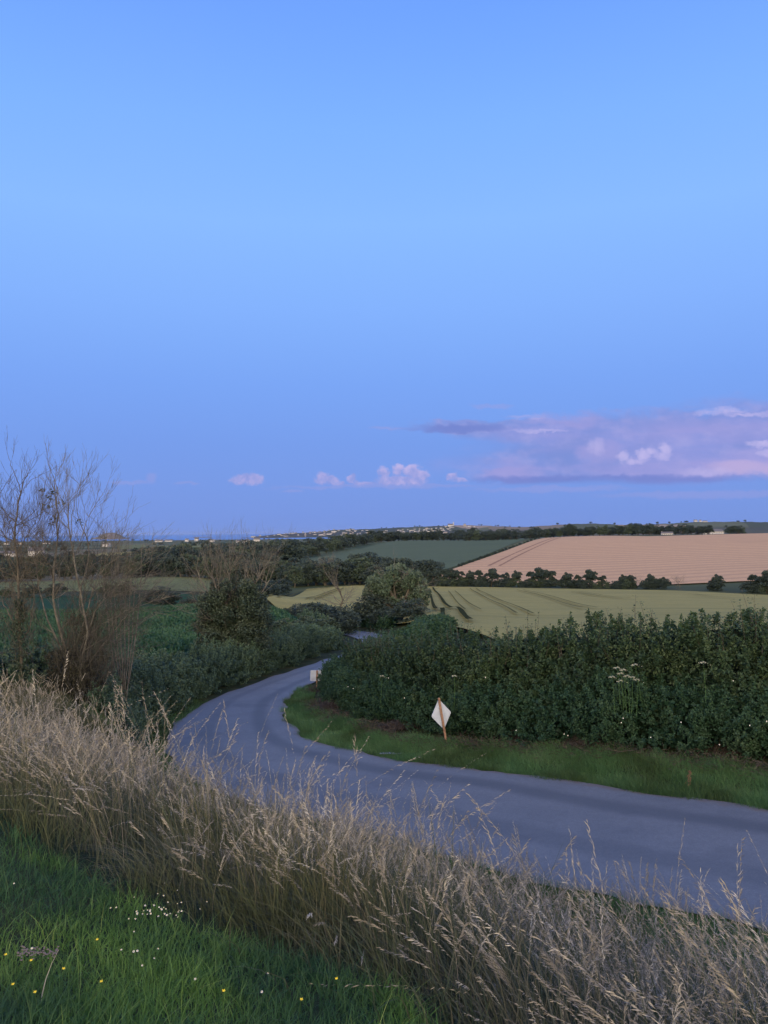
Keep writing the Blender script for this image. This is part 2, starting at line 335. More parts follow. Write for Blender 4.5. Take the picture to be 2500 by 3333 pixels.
Wt = np.linalg.solve(A_, np.append(Tv, 0))
def zt(X, Y, road=True):
    X = np.asarray(X, float); Y = np.asarray(Y, float); sh = X.shape; X = X.ravel(); Y = Y.ravel(); out = np.empty(len(X))
    for i in range(0, len(X), 20000):
        x, y = X[i:i+20000], Y[i:i+20000]
        c, r = enc(x, y)
        d = np.sqrt(((c[:, None]-Tc[None])**2).sum(-1)+cc*cc)
        z = (d@Wt[:nK]+Wt[nK])*r
        bw = np.clip((np.abs(np.arctan2(x, y))-.9)/.9, 0, 1)       # behind the camera: a level field
        z = z*(1-bw)+(-1.6)*bw
        nw = np.clip((r-1.2)/1.3, 0, 1); z = z*nw+(-1.6)*(1-nw)
        if road:
            m = (r < 130)
            if m.any():
                xm, ym = x[m], y[m]
                Pp = np.stack([xm, ym], -1)[:, None]; a = CEN[None, :-1, :2]; bq = CEN[None, 1:, :2]
                ab = bq-a; t = np.clip(((Pp-a)*ab).sum(-1)/(ab*ab).sum(-1), 0, 1)
                dd = np.linalg.norm(Pp-(a+ab*t[..., None]), axis=-1); j = dd.argmin(1); k = np.arange(len(j)); tj = t[k, j]
                rz = CEN[j, 2]*(1-tj)+CEN[j+1, 2]*tj; hw = HWD[j]*(1-tj)+HWD[j+1]*tj
                w = np.clip((dd[k, j]-hw-.15)/1.7, 0, 1); w = w*w*(3-2*w)
                z[m] = z[m]*w+(rz-.05)*(1-w)
        out[i:i+20000] = z
    return out.reshape(sh)
def hit(px, py, y0=1.5, y1=9000):
    d = ray(px, py); Ys = np.geomspace(y0, y1, 1500); X = Ys*d.x/d.y; Z = Ys*d.z/d.y
    g = Z-zt(X, Ys); i = np.argmax(g < 0)
    if not (g < 0).any(): i = len(Ys)-1
    if i == 0: return np.array([X[0], Ys[0], Z[0]])
    f = g[i-1]/(g[i-1]-g[i]+1e-12); Yh = Ys[i-1]+(Ys[i]-Ys[i-1])*f
    return np.array([Yh*d.x/d.y, Yh, Yh*d.z/d.y])
def ground_pt(px, Y):
    x = (px-1250)/2500*Y; return Vector((x, Y, float(zt(x, Y))))

th = np.concatenate([np.linspace(-math.pi, -.75, 34)[:-1], np.linspace(-.75, .75, 330), np.linspace(.75, math.pi, 34)[1:]])
rr = np.concatenate([[0.05, .6, 1.2], np.geomspace(1.6, 60, 210), np.geomspace(60, 1000, 120)[1:], np.geomspace(1000, 9500, 40)[1:]])
TH, RR = np.meshgrid(th, rr); GX = np.sin(TH)*RR; GY = np.cos(TH)*RR; GZ = zt(GX, GY)
nr, nth = TH.shape
idx = np.arange(nr*nth).reshape(nr, nth)
F = np.stack([idx[:-1, :-1], idx[:-1, 1:], idx[1:, 1:], idx[1:, :-1]], -1).reshape(-1, 4)
# terrain material: verge soil near, patchwork of small fields in the plain
m, B, p, out = mat('terrain_ground')
g = B.new('ShaderNodeNewGeometry'); pos = g.outputs['Position']
near = B.mix(B.sm(B.noise(pos, 1.3, 6), .35, .65), (.022, .034, .016, 1), (.05, .055, .026, 1))
vo = B.new('ShaderNodeTexVoronoi'); B.inp(vo.inputs['Vector'], pos); vo.inputs['Scale'].default_value = .006
vc = B.new('ShaderNodeSeparateXYZ'); m.node_tree.links.new(vo.outputs['Color'], vc.inputs[0])
far = B.ramp(vc.outputs[0], [(0, (.05, .075, .04, 1)), (.3, (.09, .115, .06, 1)), (.55, (.14, .145, .08, 1)), (.75, (.06, .09, .05, 1)), (.9, (.20, .17, .11, 1))], 'CONSTANT')
far = B.mix(B.m('MULTIPLY', B.noise(pos, .04, 5), .6), far, (.055, .07, .04, 1))
sp = B.new('ShaderNodeSeparateXYZ'); m.node_tree.links.new(pos, sp.inputs[0])
col = B.mix(B.sm(sp.outputs[1], 120, 330), near, far)
B.inp(p.inputs['Base Color'], col); p.inputs['Roughness'].default_value = .95; p.inputs['Specular IOR Level'].default_value = .1
terr = obj('ground', mesh_data('ground', np.stack([GX, GY, GZ], -1).reshape(-1, 3), F[:, ::-1], m, smooth=True)); tag(terr, kind='structure')

# ------------------------------------------------------------------ sea
m, B, p, out = mat('sea_water')
g = B.new('ShaderNodeNewGeometry')
B.inp(p.inputs['Base Color'], (.07, .16, .40, 1)); p.inputs['Roughness'].default_value = .25; p.inputs['IOR'].default_value = 1.33
bn = B.new('ShaderNodeBump'); bn.inputs['Strength'].default_value = .5; bn.inputs['Distance'].default_value = 2
B.inp(bn.inputs['Height'], B.noise(g.outputs['Position'], .05, 5)); m.node_tree.links.new(bn.outputs[0], p.inputs['Normal'])
xs = np.linspace(-26000, 26000, 40); ys = np.geomspace(2200, 42000, 30); X, Y = np.meshgrid(xs, ys)
ii = np.arange(X.size).reshape(X.shape)
tag(obj('sea', mesh_data('sea', np.stack([X, Y, np.full_like(X, -30.)], -1).reshape(-1, 3), np.stack([ii[:-1, :-1], ii[:-1, 1:], ii[1:, 1:], ii[1:, :-1]], -1).reshape(-1, 4), m)), kind='structure')

# ------------------------------------------------------------------ road
m, B, p, out = mat('road_asphalt')
g = B.new('ShaderNodeNewGeometry'); pos = g.outputs['Position']
at_ = B.new('ShaderNodeAttribute', attribute_name='tint'); af = at_.outputs['Fac']
base = B.mix(B.sm(B.noise(pos, .8, 5), .3, .7), (.160, .174, .196, 1), (.20, .214, .236, 1))
base = B.mix(B.m('MULTIPLY', B.noise(pos, 60, 3), .5), base, (.085, .098, .118, 1))
wv = B.m('ADD', af, B.m('MULTIPLY', B.m('SUBTRACT', B.noise(pos, .35, 3), .5), .10))
tr1 = B.m('SUBTRACT', 1.0, B.sm(B.m('ABSOLUTE', B.m('SUBTRACT', wv, .24)), .02, .11))
tr2 = B.m('SUBTRACT', 1.0, B.sm(B.m('ABSOLUTE', B.m('SUBTRACT', wv, .68)), .03, .10))
trk = B.m('MULTIPLY', B.m('MAXIMUM', tr1, B.m('MULTIPLY', tr2, .6)), .75)
mot = B.sm(B.noise(pos, 9, 5, .7), .35, .7); base = B.mix(B.m('MULTIPLY', mot, .35), base, (.10, .11, .125, 1))
vor = B.new('ShaderNodeTexVoronoi'); B.inp(vor.inputs['Vector'], pos); vor.inputs['Scale'].default_value = 28; base = B.mix(B.m('MULTIPLY', B.m('SUBTRACT', 1.0, B.sm(vor.outputs['Distance'], .1, .5)), .35), base, (.25, .26, .28, 1))
base = B.mix(B.m('MULTIPLY', B.sm(B.noise(pos, .55, 3, .4), .60, .66), .35), base, (.095, .105, .125, 1))
base = B.mix(B.m('MULTIPLY', trk, .8), base, (.078, .09, .108, 1))
edge = B.sm(B.m('ADD', B.m('ABSOLUTE', B.m('SUBTRACT', af, .5)), B.m('MULTIPLY', B.m('SUBTRACT', B.noise(pos, 3, 5, .7), .5), .16)), .445, .50)
base = B.mix(B.m('MULTIPLY', edge, .75), base, (.16, .13, .115, 1))
B.inp(p.inputs['Base Color'], base); p.inputs['Roughness'].default_value = .7; p.inputs['Specular IOR Level'].default_value = .35
bn = B.new('ShaderNodeBump'); bn.inputs['Strength'].default_value = .35; bn.inputs['Distance'].default_value = .01
B.inp(bn.inputs['Height'], B.noise(pos, 90, 3)); m.node_tree.links.new(bn.outputs[0], p.inputs['Normal'])
na = 17; a = np.linspace(0, 1, na)
jit = rng.normal(0, .08, (len(IN), 2)); jit = (jit+np.roll(jit, 1, 0))*.7
INj = IN.copy(); OUTj = OUT.copy()
RV = INj[:, None]*(1-a)[None, :, None]+OUTj[:, None]*a[None, :, None]
ax = (IN-OUT)/np.linalg.norm(IN-OUT, axis=1, keepdims=True)
RV[:, 0] += ax*jit[:, :1]; RV[:, -1] -= ax*jit[:, 1:]
RV[..., 2] += .02 + .07*(1-(2*a-1)**2)[None]
ii = np.arange(RV.shape[0]*na).reshape(-1, na)
rd = obj('road', mesh_data('road', RV.reshape(-1, 3), np.stack([ii[:-1, :-1], ii[:-1, 1:], ii[1:, 1:], ii[1:, :-1]], -1).reshape(-1, 4), m, np.tile(a, len(RV)), True)); tag(rd, kind='structure')
# worn pale patch on the far side of the road
mp = simple_mat('pale_road_patch', (.29, .31, .36), .7, 0, 9, (.2, .21, .25))
c0 = hit(1268, 2462, 10, 60)
A = Acc(); pts = []
for k in range(18):
    an = k/18*2*math.pi; q = (1+.35*math.sin(3*an+1)+.2*math.sin(5*an)); pts.append((c0[0]+math.cos(an)*.28*q+math.sin(an)*.10, c0[1]+math.sin(an)*.09*q-math.cos(an)*.15))
PV = []; PF = []
def road_z(x, y):
    j = np.argmin(np.hypot(CEN[:, 0]-x, CEN[:, 1]-y)); e = min(1, math.hypot(CEN[j, 0]-x, CEN[j, 1]-y)/HWD[j]); return CEN[j, 2]+.02+.07*(1-e*e)+.03
for k in range(18): PV.append((*pts[k], road_z(*pts[k])))
me = bpy.data.meshes.new('road_patch'); me.from_pydata(PV, [], [list(range(18))]); me.materials.append(mp)
pt = obj('road_patch', me, rd)

# ------------------------------------------------------------------ fields draped on the terrain
def resample(P, step_f=.01):
    P = np.array(P, float); o = []
    for i in range(len(P)):
        a, c = P[i], P[(i+1) % len(P)]; L = np.linalg.norm(c-a); n = max(1, min(120, int(L/(step_f*np.linalg.norm(a)+.4))))
        for t in range(n): o.append(a+(c-a)*t/n)
    return np.array(o)
def inside(P, X, Y):
    r = np.zeros(X.shape, bool); n = len(P)
    for i in range(n):
        x1, y1 = P[i]; x2, y2 = P[(i+1) % n]
        if y1 == y2: continue
        c = ((y1 > Y) != (y2 > Y)) & (X < (x2-x1)*(Y-y1)/(y2-y1)+x1); r ^= c
    return r
def px_poly(pxs, y0=20, y1=9000): return [tuple(hit(x, y, y0, y1)[:2]) for x, y in pxs]
def field(name, poly, m, lift=.2, label=None):
    P = resample(poly); ins = inside([tuple(q) for q in poly], GX, GY)
    ix, iy = GX[ins], GY[ins]
    pts = [Vector(q) for q in P]+[Vector((x, y)) for x, y in zip(ix, iy)]
    n = len(P); v, e, f, *_ = delaunay_2d_cdt(pts, [(i, (i+1) % n) for i in range(n)], [], 1, 1e-4)
    v = np.array([tuple(q) for q in v]); f = np.array([list(t) for t in f if len(t) == 3])
    cx_, cy_ = v[f].mean(1).T; f = f[inside([tuple(q) for q in P], cx_, cy_)]
    z = zt(v[:, 0], v[:, 1])+lift
    a, c, d = v[f[:, 0]], v[f[:, 1]], v[f[:, 2]]; cr = (c[:, 0]-a[:, 0])*(d[:, 1]-a[:, 1])-(c[:, 1]-a[:, 1])*(d[:, 0]-a[:, 0])
    f[cr < 0] = f[cr < 0][:, ::-1]
    o = obj(name, mesh_data(name, np.column_stack([v, z]), f, m, smooth=True)); tag(o, kind='structure'); return o

def crop_mat(name, c1, c2, c3, rowdir, rowscale, rowamt, patch=.02, ns=1.2, distort=1.5, c4=None):
    m, B, p, out = mat(name)
    g = B.new('ShaderNodeNewGeometry'); pos = g.outputs['Position']
    c = B.mix(B.sm(B.noise(pos, ns, 5, .65), .35, .65), (*c1, 1), (*c2, 1))
    mp_ = B.new('ShaderNodeMapping'); B.inp(mp_.inputs[0], pos); mp_.inputs['Rotation'].default_value = (0, 0, rowdir); mp_.inputs['Scale'].default_value = (.12, 1, .3)
    c = B.mix(B.m('MULTIPLY', B.sm(B.noise(pos, .18, 6, .7), .42, .68), .35), c, (*c3, 1))
    big = B.noise(mp_.outputs[0], patch, 5, .6)
    c = B.mix(B.m('MULTIPLY', B.sm(big, .5, .72), .8), c, (*c3, 1))
    if rowamt:
        w = B.new('ShaderNodeTexWave', wave_type='BANDS', bands_direction='Y'); mp2 = B.new('ShaderNodeMapping'); B.inp(mp2.inputs[0], pos); mp2.inputs['Rotation'].default_value = (0, 0, rowdir)
        m.node_tree.links.new(mp2.outputs[0], w.inputs[0]); w.inputs['Scale'].default_value = rowscale; w.inputs['Distortion'].default_value = distort; w.inputs['Detail'].default_value = 3; w.inputs['Detail Scale'].default_value = .25
        c = B.mix(B.m('MULTIPLY', B.sm(w.outputs[1], .55, .95), rowamt), c, (*(c4 or c3), 1))
    B.inp(p.inputs['Base Color'], c); p.inputs['Roughness'].default_value = .95; p.inputs['Specular IOR Level'].default_value = .05
    bn = B.new('ShaderNodeBump'); bn.inputs['Strength'].default_value = .6; bn.inputs['Distance'].default_value = .25
    B.inp(bn.inputs['Height'], B.noise(pos, 2.5, 4)); m.node_tree.links.new(bn.outputs[0], p.inputs['Normal'])
    return m
mat_barley = crop_mat('barley', (.275, .25, .092), (.32, .285, .112), (.20, .19, .078), .05, .02, 0, .09, 1.5)
mat_wheat = crop_mat('ripe_wheat', (.50, .32, .19), (.57, .37, .22), (.44, .285, .175), -.10, .026, .65, .03, .8, 3.5, (.38, .25, .16))
mat_potato = crop_mat('green_crop', (.085, .115, .07), (.105, .135, .08), (.075, .10, .065), .5, .05, 0, .05, .9)
mat_beet = crop_mat('beet_crop', (.018, .055, .028), (.032, .085, .045), (.015, .04, .022), .1, .25, .35, .15, 2.5, 2)
mat_past = crop_mat('pasture', (.13, .15, .065), (.16, .175, .08), (.10, .12, .055), .1, .1, 0, .08, .6)
barley_poly = px_poly([(862, 1951), (1000, 1920), (1160, 1909), (1400, 1912), (2000, 1922), (2500, 1941), (2800, 1952)], 60)+[(28, 42), (16, 40), (10, 38), (6, 42), (4.5, 55), (4.5, 70), (3, 82), (-1, 96), (-6, 104)]
barley = field('barley_field', barley_poly, mat_barley, .35)
wheat = field('wheat_field', px_poly([(1489, 1850), (1620, 1804), (1780, 1752), (2110, 1747), (2500, 1737), (2900, 1730), (2950, 1912), (2500, 1912), (2200, 1909), (2050, 1912), (1800, 1907), (1600, 1896), (1380, 1890)], 240, 660), mat_wheat, .4)
potato = field('green_crop_field', px_poly([(830, 1872), (900, 1850), (1000, 1822), (1250, 1768), (1500, 1758), (1740, 1754), (1478, 1848), (1340, 1885), (1100, 1885)], 240, 730), mat_potato, .35)
past = field('pasture', px_poly([(-400, 1938), (0, 1929), (450, 1922), (820, 1944), (900, 1925), (870, 1888), (450, 1882), (0, 1896), (-400, 1900)], 120), mat_past, .1)
beet = field('beet_field', px_poly([(-400, 1946), (0, 1941), (450, 1933), (700, 1946), (850, 1962), (1060, 2010), (1080, 2050)], 45)+[(-7, 70), (-8, 55), (-11, 47), (-12, 38), (-14, 31), (-24, 26), (-40, 25)], mat_beet, .15)
for pl, mm in [([(340, 1800), (452, 1796), (448, 1808), (250, 1816)], mat_barley), ([(-100, 1862), (60, 1858), (150, 1868), (120, 1884), (-100, 1886)], mat_past),
               ([(500, 1779), (680, 1771), (700, 1780), (540, 1788)], mat_past), ([(380, 1777), (470, 1772), (480, 1783), (390, 1790)], mat_past), ([(745, 1833), (815, 1827), (812, 1838), (750, 1843)], mat_barley)]:
    field('pasture', px_poly(pl, 240), mm, .6)
# wheel tracks in the barley, parts of the field
mt = simple_mat('wheel_track', (.035, .042, .022), .95, spec=0)
def track(pts, w, par, m=mt, lift=.40):
    P = np.array([hit(x, y, 60)[:2] for x, y in pts]); P = catmull(np.column_stack([P, np.zeros(len(P))]), 10)[:, :2]
    D = norm(np.gradient(P, axis=0)); Nn = np.stack([-D[:, 1], D[:, 0]], -1)
    ww = w*(1+.15*np.sin(np.arange(len(P))*1.7))[:, None]*.5
    L, Rr = P+Nn*ww, P-Nn*ww
    V = np.stack([np.column_stack([L, zt(L[:, 0], L[:, 1])+lift]), np.column_stack([Rr, zt(Rr[:, 0], Rr[:, 1])+lift])], 1).reshape(-1, 3)
    k = np.arange(len(P)-1)*2; F = np.stack([k, k+1, k+3, k+2], -1)
    o = obj('wheel_track', mesh_data('wheel_track', V, F, m), par); return o
def pair(pts, w, par, m, gap=1.8, lift=.65, extra=()):
    P = np.array([tuple(hit(x, y, 60)[:2]) for x, y in pts]+list(extra)); P = catmull(np.column_stack([P, np.zeros(len(P))]), 10)[:, :2]
    D = norm(np.gradient(P, axis=0)); Nn = np.stack([-D[:, 1], D[:, 0]], -1)
    for sg in (-.5, .5):
        ww = w*(1+.12*np.sin(np.arange(len(P))*.5+sg*3))[:, None]*.5; C_ = P+Nn*gap*sg
        L, Rr = C_+Nn*ww, C_-Nn*ww
        V = np.stack([np.column_stack([L, zt(L[:, 0], L[:, 1])+lift]), np.column_stack([Rr, zt(Rr[:, 0], Rr[:, 1])+lift])], 1).reshape(-1, 3)
        k = np.arange(len(P)-1)*2; obj('wheel_track', mesh_data('wheel_track', V, np.stack([k, k+1, k+3, k+2], -1), m), par)
mt2 = simple_mat('wheel_track_faint', (.115, .11, .05), .95, spec=0)
pair([(1399, 1918), (1418, 1950), (1440, 1990)], .5, barley, mt, 2.0, extra=[(8.4, 100), (6.7, 76), (5.6, 60)])
pair([(1540, 1921), (1585, 1948), (1650, 1980), (1710, 2015)], .3, barley, mt2)
pair([(1693, 1926), (1800, 1955), (1920, 1992)], .3, barley, mt2)
pair([(1470, 1930), (1500, 1965), (1540, 2000)], .22, barley, mt2)
pair([(1870, 1932), (1960, 1948), (2040, 1956)], .35, barley, mt2)
pair([(2250, 1940), (2350, 1952), (2480, 1960)], .35, barley, mt2)
pair([(1075, 1916), (960, 1935), (890, 1950)], .5, barley, mt2)
pair([(1110, 1920), (1060, 1940), (1010, 1958)], .5, barley, mt2)
mt3 = simple_mat('wheat_track', (.30, .19, .13), .95, spec=0)
pair([(1815, 1752), (1705, 1796), (1608, 1845)], 1.3, wheat, mt3, 4.5, .46)

# ------------------------------------------------------------------ far headland, islands, hills
m, B, p, out = mat('headland_land')
g = B.new('ShaderNodeNewGeometry'); pos = g.outputs['Position']
mpn = B.new('ShaderNodeMapping'); B.inp(mpn.inputs[0], pos); mpn.inputs['Scale'].default_value = (.0035, .0016, 0)
vo = B.new('ShaderNodeTexVoronoi'); m.node_tree.links.new(mpn.outputs[0], vo.inputs['Vector']); vo.inputs['Scale'].default_value = 1
vc = B.new('ShaderNodeSeparateXYZ'); m.node_tree.links.new(vo.outputs['Color'], vc.inputs[0])
c = B.ramp(vc.outputs[0], [(0, (.06, .075, .055, 1)), (.3, (.10, .115, .075, 1)), (.5, (.19, .16, .12, 1)), (.7, (.08, .095, .06, 1)), (.88, (.27, .22, .17, 1))], 'CONSTANT')
sp = B.new('ShaderNodeSeparateXYZ'); m.node_tree.links.new(pos, sp.inputs[0])
c = B.mix(B.m('MULTIPLY', B.m('SUBTRACT', 1.0, B.sm(B.m('ADD', sp.outputs[2], B.m('MULTIPLY', B.m('SUBTRACT', B.noise(pos, .004, 4), .5), 50.0)), -4, 14)), .9), c, (.055, .065, .065, 1))
B.inp(p.inputs['Base Color'], c); p.inputs['Roughness'].default_value = .95; p.inputs['Specular IOR Level'].default_value = .05
mat_head = m
prof = [(785, 1755), (830, 1747), (880, 1741), (930, 1737), (1000, 1733), (1060, 1729), (1090, 1724), (1130, 1724), (1200, 1722), (1300, 1717), (1400, 1713), (1500, 1709), (1580, 1711), (1700, 1716), (1850, 1706), (1930, 1704), (2050, 1709), (2180, 1704), (2260, 1699), (2400, 1698), (2520, 1700), (2700, 1700), (3100, 1705)]
pxs = np.linspace(785, 3100, 300); pys = np.interp(pxs, [q[0] for q in prof], [q[1] for q in prof])+np.sin(pxs*.11)*.5+np.sin(pxs*.31)*.3
HY = lambda px: np.interp(px, [785, 1000, 1500, 1900, 3100], [5300, 5600, 5000, 3300, 3000])     # ridge distance
t = np.linspace(0, 1, 14); HV = []
for x, y in zip(pxs, pys):
    Yr = float(HY(x)); top = at(x, y, Yr); Yf = Yr*.88; xr = top.x/Yr
    hz = max(top.z, -29)
    for q in t:
        yy = Yf+(Yr-Yf)*q; e = q**.7*(1-.0)
        zz = -31+(hz+31)*math.sin(e*math.pi/2)
        HV.append((xr*yy, yy, zz))
    for q in (.5, 1.0):
        yy = Yr*(1+.25*q); HV.append((xr*yy, yy, hz-(hz+45)*q*q))
HV = np.array(HV); nc = len(t)+2; ii = np.arange(len(HV)).reshape(-1, nc)
head = obj('headland', mesh_data('headland', HV, np.stack([ii[:-1, :-1], ii[1:, :-1], ii[1:, 1:], ii[:-1, 1:]], -1).reshape(-1, 4), mat_head, smooth=True)); tag(head, kind='structure')
HG = HV.reshape(-1, nc, 3)
def head_pt(px, q):      # q 0..1 front shore to ridge
    i = int(np.clip((px-785)/(3100-785)*299, 0, 299)); k = q*(len(t)-1); a = int(k); f = k-a; a2 = min(a+1, len(t)-1)
    return HG[i, a]*(1-f)+HG[i, a2]*f
mi = simple_mat('island_rock', (.16, .14, .14), .95, 0, .02, (.11, .11, .10))
def island(name, prof, Y, depth):
    V = []; n = len(prof)
    for x, y in prof:
        pt_ = at(x, y, Y); b0 = at(x, 1756, Y)
        z = max(pt_.z, -30.5)
        for q, h in ((-1, 0), (-.6, .62), (-.2, .95), (0, 1), (.3, .9), (.7, .5), (1, 0)):
            V.append((pt_.x*(1+0*q), Y+q*depth, -30.8+(z+30.8)*h))
    ii = np.arange(n*7).reshape(n, 7)
    return obj(name, mesh_data(name, V, np.stack([ii[:-1, :-1], ii[1:, :-1], ii[1:, 1:], ii[:-1, 1:]], -1).reshape(-1, 4), mi, smooth=True))
isl = island('island', [(302, 1756), (310, 1751), (322, 1746), (335, 1739), (348, 1735), (362, 1733), (372, 1734), (384, 1738), (394, 1744), (402, 1750), (412, 1753), (422, 1755.5)], 5300, 110)
tag(isl, kind='structure')
isl2 = island('island', [(612, 1752), (628, 1749), (645, 1747.2), (660, 1747.5), (680, 1748), (695, 1750), (702, 1752)], 6300, 120); tag(isl2, kind='structure')
# lighthouse on the larger island
lt = at(347, 1735, 5300)
mw = simple_mat('white_render', (.36, .37, .42), .8); mroof = simple_mat('slate_roof', (.10, .10, .115), .7); mpink = simple_mat('cream_render', (.32, .29, .27), .8)
def lathe(prof, n=10, c=(0, 0)):
    V = []; 
    for r, z in prof:
        for k in range(n): V.append((c[0]+r*math.cos(2*math.pi*k/n), c[1]+r*math.sin(2*math.pi*k/n), z))
    m_ = len(prof); ii = np.arange(m_*n).reshape(m_, n); jn = np.roll(ii, -1, 1)
    return np.array(V), np.stack([ii[:-1], jn[:-1], jn[1:], ii[1:]], -1).reshape(-1, 4)
lh = empty('lighthouse', (lt.x, 5300, lt.z-1)); tag(lh, 'tiny dark lighthouse on top of the rocky island at left horizon', 'lighthouse')
v, f = lathe([(2.6, 0), (2.0, 12)]); obj('tower', mesh_data('tower', v, f, mroof), lh)
v, f = lathe([(2.4, 12), (2.4, 13), (1.6, 13), (1.6, 15.5), (.1, 17)]); obj('lantern', mesh_data('lantern', v, f, mroof), lh)

# ------------------------------------------------------------------ houses
def house_mesh(w, d, h, rh, mats):
    x, y = w/2, d/2
    V = [(-x, -y, 0), (x, -y, 0), (x, y, 0), (-x, y, 0), (-x, -y, h), (x, -y, h), (x, y, h), (-x, y, h), (-x, 0, h+rh), (x, 0, h+rh)]
    F = [(0, 1, 5, 4), (1, 2, 6, 5), (2, 3, 7, 6), (3, 0, 4, 7)]
    T3 = [(5, 6, 9), (7, 4, 8)]
    me = bpy.data.meshes.new('wall'); me.from_pydata(V, [], F+T3); me.materials.append(mats[0])
    e = .35; rt = .25
    RV_ = [(-x-e, -y-e, h-.1), (x+e, -y-e, h-.1), (x+e, 0, h+rh+.12), (-x-e, 0, h+rh+.12), (x+e, y+e, h-.1), (-x-e, y+e, h-.1)]
    RV_ += [(a, b_, c_+rt) for a, b_, c_ in RV_]
    RF = [(6, 7, 8, 9), (9, 8, 10, 11), (0, 3, 2, 1), (3, 5, 4, 2), (0, 1, 7, 6), (4, 5, 11, 10), (0, 6, 9, 3), (3, 9, 11, 5), (1, 2, 8, 7), (2, 4, 10, 8)]
    mr = bpy.data.meshes.new('roof'); mr.from_pydata(RV_, [], RF); mr.materials.append(mats[1])
    # windows and chimney share one mesh each
    WV = []; WF = []
    for k in range(max(2, int(w/3.2))):
        cx = -x+w*(k+.5)/max(2, int(w/3.2)); z0 = .9
        for s in (-1, 1):
            n = len(WV); yy = s*(y+.03); WV += [(cx-.5, yy, z0), (cx+.5, yy, z0), (cx+.5, yy, z0+1.2), (cx-.5, yy, z0+1.2)]; WF.append((n, n+1, n+2, n+3) if s < 0 else (n+3, n+2, n+1, n))
    mwn = bpy.data.meshes.new('window'); mwn.from_pydata(WV, [], WF); mwn.materials.append(M['glass'])
    c = [(-x+.3, -.4), (-x+1.2, -.4), (-x+1.2, .4), (-x+.3, .4)]; CVv = [(a, b_, h+rh-.6) for a, b_ in c]+[(a, b_, h+rh+1.1) for a, b_ in c]
    mc = bpy.data.meshes.new('chimney'); mc.from_pydata(CVv, [], [(0, 1, 5, 4), (1, 2, 6, 5), (2, 3, 7, 6), (3, 0, 4, 7), (4, 5, 6, 7)]); mc.materials.append(mats[0])
    return me, mr, mwn, mc
M['glass'] = simple_mat('dark_window', (.05, .06, .08), .2)
HM = [house_mesh(w, d, h, rh, (mm, mroof)) for w, d, h, rh, mm in [(14, 8, 5.2, 3.4, mw), (20, 8, 3.2, 2.8, mw), (10, 8, 6, 3.6, mw), (16, 9, 5.5, 3, mpink), (34, 9, 5.5, 3.2, mw)]]
def place_house(loc, k, rot, sc, label, group=None, full=True):
    me = HM[k]; r = empty('house', loc); r.rotation_euler.z = rot; r.scale = (sc, sc, sc); tag(r, label, 'house', group)
    obj('wall', me[0], r); rf = obj('roof', me[1], r)
    if full: obj('window', me[2], r); obj('chimney', me[3], rf)
    return r
hr = random.Random(3)
town = []
for n_, x0, x1, q0, q1 in [(52, 820, 1200, .10, .85), (26, 990, 1215, .06, .35), (20, 1215, 1330, .10, .35), (46, 1330, 1480, .10, .45), (8, 1440, 1560, .35, .6)]:
    for k in range(n_): town.append((hr.uniform(x0, x1), hr.uniform(q0, q1)))
for x, q in town:
    pt_ = head_pt(x, q); place_house((pt_[0], pt_[1], pt_[2]-.5), hr.choice([0, 0, 1, 2, 2, 3, 4]), hr.uniform(-.7, .7), hr.uniform(.55, 1.05), 'tiny white house of the distant town on the headland', 'white houses of the distant headland town', False)
ch = head_pt(1470, .6); cr = empty('church', (ch[0], ch[1], ch[2]-1)); tag(cr, 'white church with a tower, highest building at the right of the distant town', 'church')
obj('nave', house_mesh(34, 14, 9, 8, (mw, mroof))[0], cr); obj('roof', house_mesh(34, 14, 9, 8, (mw, mroof))[1], cr)
v, f = lathe([(4, 0), (4, 22), (4.4, 22), (.2, 30)], 4, (19, 0)); obj('tower', mesh_data('tower', v, f, mw), cr)
for px, py, k, sc, lab, cy in [(1140, 1764, 0, 1.0, 'white gabled house among trees left of the green field, largest in the plain', 900), (1165, 1767, 1, .7, 'low white shed just right of the largest white house', 900),
                       (1015, 1776, 1, .8, 'low pale shed roofed building below the bay, in trees', 1000), (1010, 1803, 1, .6, 'pale bungalow half hidden by trees above the green field edge', 600), (1035, 1797, 3, .6, 'cream house half hidden by trees above the green field edge', 620),
                       (835, 1763, 0, 1.1, 'white gable end house in front of the bay, centre of the shore', 1900), (782, 1766, 1, 1.1, 'long white bungalow in the plain left of the bay', 2000), (805, 1765, 2, .9, 'small white house next to the long bungalow', 2000),
                       (346, 1779, 0, .8, 'white house below the rocky island, framed by bare twigs', 1200), (118, 1809, 0, .9, 'white house among dark trees behind the bare tree, left', 700), (25, 1810, 1, .8, 'low white farm building at the far left edge', 700),
                       (608, 1763, 2, 1.1, 'white gable house on the shore under the flat island, left of a pair', 2600), (640, 1761, 2, 1.2, 'white gable house on the shore under the flat island, right of a pair', 2600), (517, 1764, 1, 1.3, 'long white house on the left shore', 2600),
                       (548, 1763, 1, 1.2, 'long low house beside the left shore hedge', 2600), (690, 1764, 0, 1., 'small pale house on shore right of the flat island', 2500), (22, 1777, 0, 1.1, 'house at the far left shoreline', 2400), (60, 1779, 3, 1.1, 'cream house near the far left shoreline', 2400),
                       (150, 1776, 1, 1.2, 'long house behind the bare tree near the shore', 2500), (1150, 1780, 0, .6, 'tiny white house in the trees below the bay shore', 800),
                       (2330, 1737, 1, .8, 'long pale farm shed behind the wheat field trees', 800), (2305, 1740, 0, .7, 'white farmhouse end behind the wheat field trees', 760), (2170, 1741, 1, .5, 'pale shed at the top edge of the wheat field', 700)]:
    p_ = ground_pt(px, cy); tgt = at(px, py, cy)
    place_house((p_.x, cy, max(p_.z, tgt.z)-.3), k, hr.uniform(-.5, .5), sc, lab)
